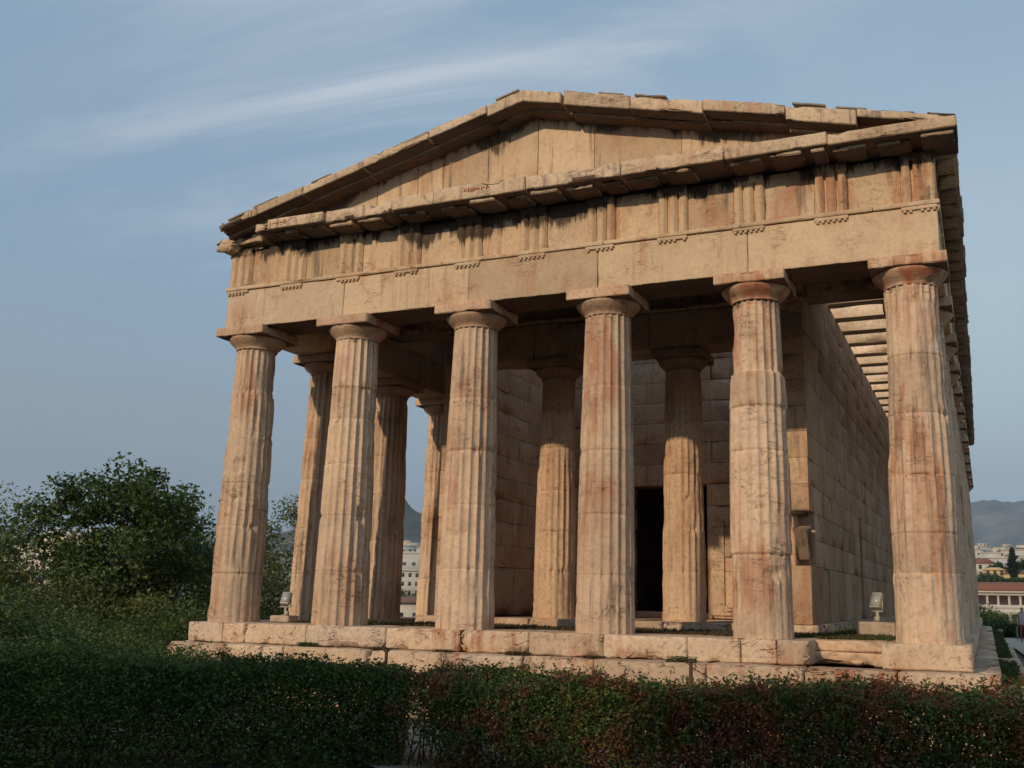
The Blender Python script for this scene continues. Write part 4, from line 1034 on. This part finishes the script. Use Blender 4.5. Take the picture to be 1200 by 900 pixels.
# stoa: two storeys of white columns under a red tiled roof
def stoa():
    X0, X1, Y = -26.0, 46.0, 236.0; root = empty('stoa', ((X0+X1)/2, Y+7, -8)); tag(root, 'long two storey white colonnaded building with dark red tiled roof, at right', 'stoa')
    ox, oy, oz = (X0+X1)/2, Y+7, -5
    def bb(n_, m, *b): mb = MB(); box(mb, b[0]-ox, b[1]-ox, b[2]-oy, b[3]-oy, b[4]-oz, b[5]-oz); return mb.build(n_, m, root)
    bb('wall', M_wwhite, X0, X1, Y+5, Y+12, -5, 6.2)
    bb('floor_band', M_wwhite, X0, X1, Y-.2, Y+5, 1.35, 2.5); bb('parapet', M_wwhite, X0, X1, Y-.05, Y+.15, 2.52, 3.45); bb('entablature', M_wwhite, X0, X1, Y-.25, Y+.6, 5.55, 6.15); bb('gutter', M_wwhite, X0-.3, X1+.3, Y-.7, Y-.25, 6.16, 6.5)
    V = np.array([[X0-.4, Y-.6, 6.5], [X1+.4, Y-.6, 6.5], [X1+.4, Y+13, 6.5], [X0-.4, Y+13, 6.5], [X0-.4, Y+6, 8.7], [X1+.4, Y+6, 8.7], [X1+.4, Y+6.3, 8.7], [X0-.4, Y+6.3, 8.7]])-np.array([ox, oy, oz])
    mb = MB(); mb.add(V, CF); mb.build('roof', M_redroof, root)
    th = np.linspace(0, 2*math.pi, 11)[:-1]
    def colmesh(r, z0, z1):
        mb = MB(); tube(mb, [[0, 0, z0], [0, 0, (z0+z1)/2], [0, 0, z1-.18]], [r, r*.97, r*.85], 10); box(mb, -r*1.25, r*1.25, -r*1.25, r*1.25, z1-.18, z1); return mb.build('column', M_wwhite, root, False)
    up = colmesh(.30, 2.5-oz, 5.55-oz); lo_ = colmesh(.42, -5-oz, 1.35-oz)
    k = 0
    x = X0+.6
    while x < X1:
        for o in (up, lo_):
            c = o if k == 0 else o.copy()
            if k: col.objects.link(c); c.parent = root
            c.location = (x-ox, Y+.25-oy, 0)
        k += 1; x += 2.33
stoa()
# shrubs and small things on the right
for k, (x, y, h, r_, zb, lb) in enumerate([(6.3, 44, 1.25, 1.0, -1.45, 'dark green shrub by the path, closest to the temple steps'), (7.6, 47, 1.05, 1.1, -1.4, 'low rounded shrub in the middle of the row beyond the path'), (9.2, 46, 1.1, 1.2, -1.4, 'low shrub in the row beyond the path, at the right edge'), (7.0, 60, 1.5, 1.6, -1.45, 'larger bush behind the row beyond the path'), (5.4, 60, 2.3, 1.7, -1.45, 'taller leafy bush half hidden by the corner column, in front of the stoa'), (10.2, 62, 1.3, 1.8, -1.45, 'bush behind the row beyond the path, at the right edge')]):
    tree('shrub', lb, 'shrub', x, y, zb, h, r_, M_tree, nl=5000, ls=.16, ncl=40, seed=k+110, low=0., trunk=.1, stems=2, clr=.22)
def post_thing(name, x, y, zb, h, r, m, label, cat, group=None):
    mb = MB(); tube(mb, [[0, 0, 0], [0, 0, h*.5], [0, 0, h]], [r, r, r*.95], 8); box(mb, -r*1.2, r*1.2, -r*1.2, r*1.2, h, h+.03)
    o = mb.build(name, m); o.location = (x, y, zb); tag(o, label, cat, group); return o
post_thing('barrier_post', -1.76, -1.12, TZ, .97, .028, M_rust, 'short rusty post before the steps, below the third front column', 'post')
p2 = post_thing('barrier_post', 3.2, -1.12, TZ, 1.0, .028, M_rust, 'short rusty post before the steps, holding the drooping chain', 'post')
mb = MB(); t = np.linspace(0, 1, 40)
P = np.column_stack([3.22+t*2.3, -1.12+0*t, TZ+.93-.62*np.sin(t*math.pi*.62)])
for k in range(39):
    a, b_ = P[k], P[k+1]; tube(mb, [a, (a+b_)/2, b_], [.004, .014, .004], 5)
tag(mb.build('chain', M_rust), 'thin rusty chain drooping rightwards from the post before the steps', 'chain')
for k, (x, y, h, lb) in enumerate([(8.40, 41, .8, 'thin fence post at the edge of the path near the right border'), (7.58, 36, .62, 'small grey post with a round lamp head in front of the shrubs'), (8.95, 36, .8, 'thin fence post cut by the right border')]):
    o = post_thing('fence_post' if k != 1 else 'garden_lamp', x, y, TZ-.05, h, .035, M_metal, lb, 'post' if k != 1 else 'lamp')
    if k == 1:
        mb = MB(); tube(mb, [[0, 0, h], [0, 0, h+.05], [0, 0, h+.13], [0, 0, h+.17]], [.03, .10, .10, .02], 10); mb.build('lamp_head', M_metal, o, True)
# floodlights
def flood(x, y, z, sc_, rz, tilt, label):
    root = empty('floodlight', (x, y, z)); root.rotation_euler = (0, 0, rz); root.scale = (sc_,)*3; tag(root, label, 'floodlight')
    mb = MB(); box(mb, -.10, .10, -.09, .09, 0, .02); box(mb, -.03, .03, -.03, .03, .02, .25); box(mb, -.16, .16, -.02, .02, .24, .27); box(mb, -.165, -.145, -.02, .02, .27, .50); box(mb, .145, .165, -.02, .02, .27, .50); mb.build('bracket', M_white, root)
    ca, sa = math.cos(tilt), math.sin(tilt)
    def T(V): V = np.asarray(V, float); c = np.array([0, 0, .50]); d = V-c; return np.column_stack([V[:, 0], c[1]+d[:, 1]*ca-d[:, 2]*sa, c[2]+d[:, 1]*sa+d[:, 2]*ca])
    mb = MB(); block(mb, -.14, .14, -.09, .05, .30, .70, res=.05, wear=.01, chip=0, rough=0, T=T, rr=.03)
    for k in range(5): box(mb, -.12, .12, .052, .085, .34+k*.07, .355+k*.07, T=T)
    mb.build('lamp_housing', M_white, root, False)
    mb = MB(); box(mb, -.12, .12, -.098, -.092, .33, .67, T=T); mb.build('lens', M_glass, root)
    mb = MB(); box(mb, .05, .17, -.22, -.12, 0, .13); mb.build('ballast_box', M_white, root)
    return root
mb = MB(); block(mb, -.22, .22, -.16, .16, 0, .13, res=.06, wear=.02, chip=.04, seed=3); o = mb.build('stone_block', M_paleblock, None, True); o.location = (-5.45, 1.0, .002); tag(o, 'pinkish flat stone block under the small floodlight behind the left columns', 'stone block')
flood(-5.45, 1.02, .133, .62, R(15), R(-28), 'small cream floodlight on a stone block between the two leftmost columns')
mb = MB(); block(mb, -.33, .33, -.2, .2, 0, .26, res=.06, wear=.02, chip=.05, seed=5); o = mb.build('stone_block', M_paleblock, None, True); o.location = (5.28, 3.4, -.03); tag(o, 'grey stone block under the large floodlight beside the south wall', 'stone block')
flood(5.30, 3.4, .232, .70, R(-30), R(-24), 'large cream floodlight on a stone block left of the right corner column')
# person at the right border
def person(x, y, z, label):
    me = bpy.data.meshes.new('person')
    J = [(0, 0, .92), (0, 0, 1.15), (0, 0, 1.38), (0, -.01, 1.50), (0, -.02, 1.62), (0, -.02, 1.72), (.17, 0, 1.38), (.23, .02, 1.12), (.22, -.08, .88), (.22, -.10, .80), (-.17, 0, 1.38), (-.24, .02, 1.12), (-.22, -.06, .88), (-.22, -.08, .80), (.09, 0, .86), (.11, -.03, .48), (.11, .02, .08), (.12, -.12, .03), (-.09, 0, .86), (-.10, .03, .48), (-.11, .10, .10), (-.11, -.02, .03)]
    E_ = [(0, 1), (1, 2), (2, 3), (3, 4), (4, 5), (2, 6), (6, 7), (7, 8), (8, 9), (2, 10), (10, 11), (11, 12), (12, 13), (0, 14), (14, 15), (15, 16), (16, 17), (0, 18), (18, 19), (19, 20), (20, 21)]
    rad = [.15, .14, .15, .055, .095, .07, .07, .05, .035, .03, .07, .05, .035, .03, .10, .065, .045, .035, .10, .065, .045, .035]
    me.from_pydata(J, E_, []); o = bpy.data.objects.new('person', me); col.objects.link(o)
    sk = o.modifiers.new('skin', 'SKIN'); sl_ = me.skin_vertices[0].data if me.skin_vertices else None
    if sl_ is None:
        bpy.context.view_layer.objects.active = o; bpy.ops.mesh.customdata_skin_add(); sl_ = me.skin_vertices[0].data
    for i, r in enumerate(rad): sl_[i].radius = (r, r*.8)
    sl_[0].use_root = True
    ss_ = o.modifiers.new('sub', 'SUBSURF'); ss_.levels = 2; ss_.render_levels = 2
    m, nt, b = mat('clothing'); t = N(nt, 'ShaderNodeTexCoord'); s = N(nt, 'ShaderNodeSeparateXYZ'); nt.links.new(t.outputs['Object'], s.inputs[0])
    r = ramp(nt, mth(nt, 'DIVIDE', s.outputs[2], 1.8), [(.0, (.05, .04, .04)), (.05, (.22, .05, .045)), (.50, (.45, .36, .33)), (.80, (.42, .25, .18)), (.93, (.03, .02, .015))])
    nt.nodes[-1].type; [setattr(n.color_ramp, 'interpolation', 'CONSTANT') for n in nt.nodes if n.type == 'VALTORGB']
    nt.links.new(r, b.inputs['Base Color']); me.materials.append(m); o.location = (x, y, z)
    tag(o, label, 'person'); return o
person(8.63, 38.8, TZ+.02, 'person in pale top and dark red trousers by the right border')
# thin air between the viewer and the mountains
mb = MB(); box(mb, -9000, 9000, -400, 11000, -60, 1300)
hm = bpy.data.materials.new('haze'); hm.use_nodes = True; nt = hm.node_tree; nt.nodes.clear(); o_ = N(nt, 'ShaderNodeOutputMaterial'); v = N(nt, 'ShaderNodeVolumePrincipled')
v.inputs['Color'].default_value = (.66, .82, 1.0, 1); v.inputs['Density'].default_value = 1.1e-4; v.inputs['Anisotropy'].default_value = .1; nt.links.new(v.outputs[0], o_.inputs['Volume'])
tag(mb.build('haze', hm), kind='stuff')
